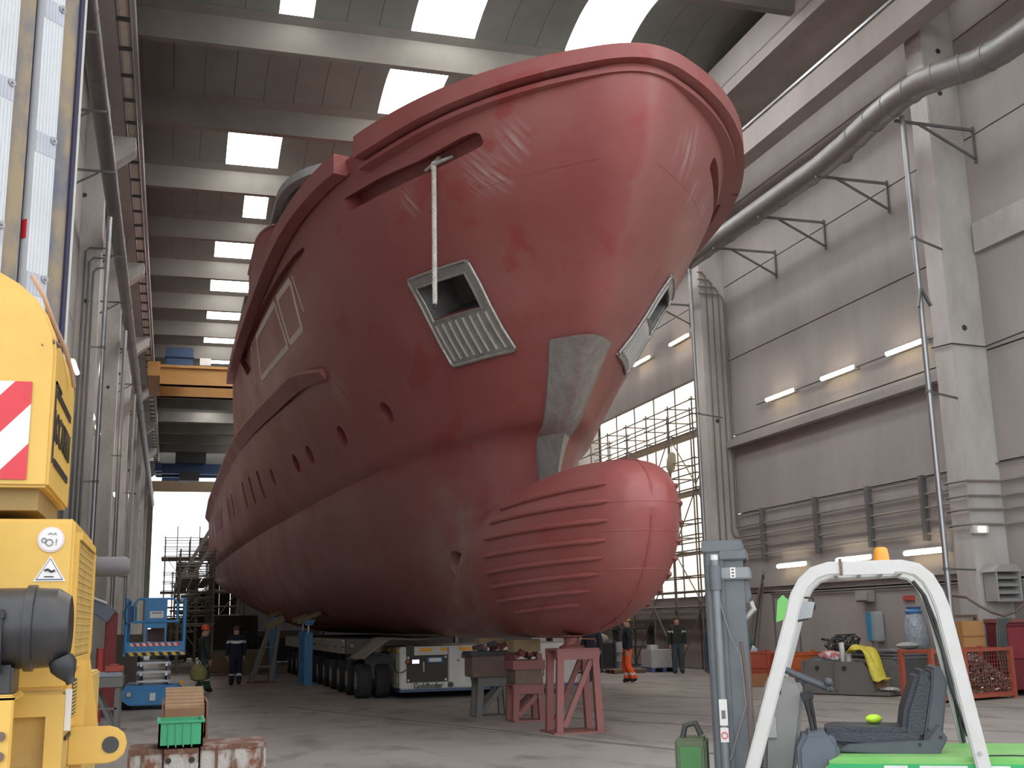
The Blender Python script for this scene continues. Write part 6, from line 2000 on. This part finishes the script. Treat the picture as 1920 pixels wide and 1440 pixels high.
# mirror on the front pillar
mr = MB().prism([(0, .0), (.06, .02), (.10, .16), (.06, .2), (.02, .16)], (-.50, -.03, 1.70), (1, 0, 0), (0, 0, 1), (0, 1, 0), .04).build('work_lamp', mat('lamp_green', (.14, .45, .10), .4), fk)
MB().tube([(-.37, .02, 1.70), (-.27, .06, 1.72), (-.21, .06, 1.80), (-.22, .06, 1.87), (-.33, .02, 1.88)], .008, 6).build('mirror_wire', M_black, fk, smooth=True)
MB().prism([(0, 0), (.12, .02), (.15, .13), (.0, .15)], (-.36, .05, 1.71), (1, 0, 0), (0, 0, 1), (0, 1, 0), .012).build('mirror', mat('mirror_glass', (.28, .29, .29), .15, .6), fk)
# body
bd = MB().prism([(-.22, .35), (1.75, .35), (1.78, .62), (1.70, .70), (1.35, .745), (-.12, .745), (-.22, .70)], (0, .02, 0), (1, 0, 0), (0, 0, 1), (0, 1, 0), .98).build('hood', M_gr, fk, bevel=.03)
MB().b2((-.2, -.0, .55), (1.3, .02, .70)).build('side_panel', M_gr2, fk)
for (a, b) in ((.18, .34), (.42, .74), (.82, 1.02)):
    MB().b2((a, -.004, .668), (b, .0, .692)).build('white_label', M_white, fk)
MB().tube([(.9, .1, .747), (1.05, .12, .747), (1.2, .1, .746)], .008, 5).build('trim_line', M_black, fk)
MB().b2((-1.0, .05, .25), (.1, .95, .45)).build('floor_frame', M_gr2, fk, bevel=.02)
MB().b2((1.3, .06, .25), (1.9, .96, .6)).build('rear_weight', M_gr, fk, bevel=.05)
# seat
st = MB().prism([(.0, 0), (.66, -.04), (.74, .06), (.68, .12), (.1, .13), (.0, .10)], (-.22, .28, .80), (1, 0, 0), (0, 0, 1), (0, 1, 0), .48).build('seat', M_vinyl, fk, bevel=.035, smooth=50)
MB().prism([(-.02, 0), (.17, .02), (.26, .42), (.22, .52), (.13, .50), (.02, .22)], (.36, .30, .82), (1, 0, 0), (0, 0, 1), (0, 1, 0), .44).build('backrest', M_vinyl, fk, bevel=.035, smooth=50)
MB().prism([(.12, -.06), (.26, -.02), (.34, .42), (.30, .54), (.24, .52), (.22, .38)], (.36, .28, .82), (1, 0, 0), (0, 0, 1), (0, 1, 0), .48).build('back_shell', M_pl, fk, bevel=.015, smooth=40)
MB().prism([(.0, -.03), (.72, -.07), (.80, .06), (.74, .16), (.66, .05), (.1, .02)], (-.14, .24, .79), (1, 0, 0), (0, 0, 1), (0, 1, 0), .05).build('seat_side', M_pl, fk, bevel=.008)
for (x, z) in ((.53, .91), (.61, .86), (.46, .81)):
    MB().cyl((x, .232, z), (x, .245, z), .012, 8).build('seat_bolt', M_black, fk)
# front pedestal, console, steering wheel, levers
MB().prism([(-.22, .42), (.08, .42), (.08, .82), (.02, .90), (-.16, .90), (-.22, .80)], (-.19, .1, 0), (1, 0, 0), (0, 0, 1), (0, 1, 0), .5).build('battery_cover', mat('cover_slate', (.10, .12, .15), .5), fk, bevel=.03, smooth=40)
cs = MB().prism([(-.05, .55), (.16, .55), (.20, .62), (.30, 1.18), (.26, 1.26), (.04, 1.30), (.0, 1.22)], (-.62, .42, 0), (1, 0, 0), (0, 0, 1), (0, 1, 0), .34).build('console', M_gryl, fk, bevel=.03, smooth=40)
MB().b2((-.56, .41, 1.16), (-.50, .425, 1.21)).build('dial', M_black, cs)
MB().b2((-.66, .40, .84), (-.55, .44, .99)).build('side_cover', mat('console_pale', (.40, .40, .38), .5), cs)
MB().b2((-.68, .45, .48), (-.44, .74, .56)).build('foot_plate', M_black, cs)
sw_ = []
for i in range(20):
    a = 2 * PI * i / 20
    sw_.append((-.32 + .21 * math.cos(a), .62 + .19 * math.sin(a), 1.27 - .21 * math.cos(a) * .45))
wh_ = MB().tube(sw_, .020, 8, closed=True).build('steering_wheel', M_pl, fk, smooth=True)
MB().bar(sw_[0], sw_[10], .03, .015).bar(sw_[5], (-.32, .62, 1.27), .03, .015).build('spokes', M_pl, wh_)
MB().cyl((-.32, .62, 1.27), (-.42, .62, 1.12), .035, 10).build('column', M_pl, wh_)
MB().sphere((-.14, .50, 1.24), .035, 12, 8).cyl((-.14, .50, 1.22), (-.15, .50, 1.18), .015, 8).build('knob', M_pl, wh_, smooth=True)
for k in range(2):
    x = -.32 + .03 * k
    MB().tube([(x + .03, .3 + .07 * k, .88), (x + .02, .3 + .07 * k, 1.0), (x, .3 + .07 * k, 1.12)], [.012, .015, .022], 8).build('lever', M_black, fk, smooth=True)
    MB().box((x - .005, .3 + .07 * k, 1.15), (.06, .035, .07), Matrix.Rotation(-.3, 3, 'Y')).build('lever_grip', M_black, fk, bevel=.008)
# mast
MX = -1.02
for y in (.22, .74):
    MB().b2((MX, y, .05), (MX + .025, y + .09, 2.33)).b2((MX, y, .05), (MX + .15, y + .02, 2.33)).build('outer_channel', M_gry, fk)
    MB().b2((MX + .14, y + .02, .08), (MX + .30, y + .08, 2.30)).build('inner_channel', M_gry, fk)
    MB().cyl((MX + .085, y - .02, .1), (MX + .085, y - .02, 2.18), .034, 14).build('lift_cylinder', mat('cylinder_grey', (.20, .22, .24), .35, .4), fk, smooth=True)
    MB().cyl((MX + .085, y - .02, 1.95), (MX + .085, y - .02, 2.14), .047, 14).build('cylinder_cap', M_gry, fk, smooth=True)
    MB().cyl((MX + .085, y - .02, 2.14), (MX + .085, y - .02, 2.22), .03, 14).build('cylinder_rod', M_white, fk, smooth=True)
MB().b2((MX - .01, .2, 2.24), (MX + .30, .86, 2.33)).b2((MX + .12, .2, 2.18), (MX + .33, .86, 2.26)).build('top_crossbeam', M_gry, fk, bevel=.008)
MB().b2((MX + .12, .2, 2.03), (MX + .35, .86, 2.12)).build('carriage_beam', mat('beam_pale', (.24, .26, .27), .5, .3), fk, bevel=.01)
MB().b2((MX + .20, .197, 2.04), (MX + .24, .2, 2.12)).build('load_label', M_white, fk)
for q in range(3):
    MB().b2((MX + .212, .195, 2.05 + q * .024), (MX + .228, .197, 2.06 + q * .024)).build('label_print', M_black, fk)
hp_ = MB().prism([(0, 0), (.12, 0), (.15, .06), (.13, .2), (0, .2), (-.02, .1)], (MX + .20, .26, 1.84), (1, 0, 0), (0, 0, 1), (0, 1, 0), .06).build('hook_plate', M_gry, fk, bevel=.008)
MB().lathe([(.028, 0), (.028, .004)], (MX + .27, .258, 1.95), (0, -1, 0), 14).build('plate_hole', M_black, hp_)
MB().tube([(MX + .34, .29, 1.86), (MX + .36, .29, 1.80), (MX + .30, .29, 1.74), (MX + .24, .29, 1.70), (MX + .22, .29, 1.62), (MX + .25, .29, 1.58)], [.02, .024, .022, .022, .018, .012], 8).build('hook', mat('hook_pale', (.45, .43, .38), .5, .3), hp_, smooth=True)
MB().tube([(MX + .25, .24, 1.56), (MX + .27, .24, 1.3), (MX + .28, .24, .6)], .012, 6).build('chain', M_rust, fk, smooth=True)
MB().b2((MX + .27, .25, .55), (MX + .31, .30, 1.5)).build('chain_strip', M_rust, fk)
MB().tube([(MX + .1, .19, 1.9), (MX + .17, .18, 1.62), (MX + .24, .18, 1.45), (MX + .26, .18, 1.1), (MX + .12, .18, .7)], .006, 5).build('hose', M_steel, fk, smooth=True)
lb_ = MB().b2((MX + .06, .165, .95), (MX + .12, .17, 1.14)).build('warning_label', M_white, fk)
MB().b2((MX + .06, .163, .83), (MX + .12, .168, .935)).build('warning_label', M_white, fk)
MB().tube([(MX + .09 + .022 * math.cos(a), .16, .88 + .022 * math.sin(a)) for a in [i * PI / 8 for i in range(16)]], .004, 4, closed=True).build('prohibition_ring', M_redp, lb_)
MB().b2((MX + .075, .162, 1.0), (MX + .105, .165, 1.06)).build('label_print', mat('print_dark', (.15, .15, .15), .6), lb_)
# attachment on the carriage, lower left
at = MB().b2((MX - .30, .3, .55), (MX - .06, .62, .84)).build('attachment_block', mat('block_dirty_green', (.10, .13, .075), .7, scale=8), fk, bevel=.02)
MB().b2((MX - .26, .294, .62), (MX - .1, .3, .78)).build('green_plate', mat('plate_green', (.06, .20, .06), .5), at)
MB().tube([(MX - .24, .4, .84), (MX - .22, .4, .93), (MX - .14, .4, .95), (MX - .10, .4, .86)], .025, 8).build('hose_loop', M_dark, at, smooth=True)
for k in range(2):
    MB().b2((MX - 1.1, .28 + .34 * k, .06), (MX, .38 + .34 * k, .10)).build('fork', M_dark, fk)
# wheels
for (x, r) in ((-.75, .28), (1.2, .24)):
    for y in (-.0, .88):
        w = MB().lathe([(.14, -.08), (r - .02, -.08), (r, -.05), (r, .05), (r - .02, .08), (.14, .08)], (x, y + .08, r), (0, 1, 0), 22).build('wheel', M_tyre, fk, smooth=True)
        MB().lathe([(.13, -.06), (.13, .06)], (x, y + .08, r), (0, 1, 0), 14).build('hub', M_gua, w)
# lime glove on the seat
o = MB().sphere((0, 0, 0), .05, 10, 7, (1.4, 1, .7)).build('glove', mat('lime', (.55, .85, .05), .6), smooth=True)
p = fk.matrix_basis @ Vector((.18, .6, .96))
o.location = p
tag(o, 'lime yellow glove lying on the forklift seat', 'glove')
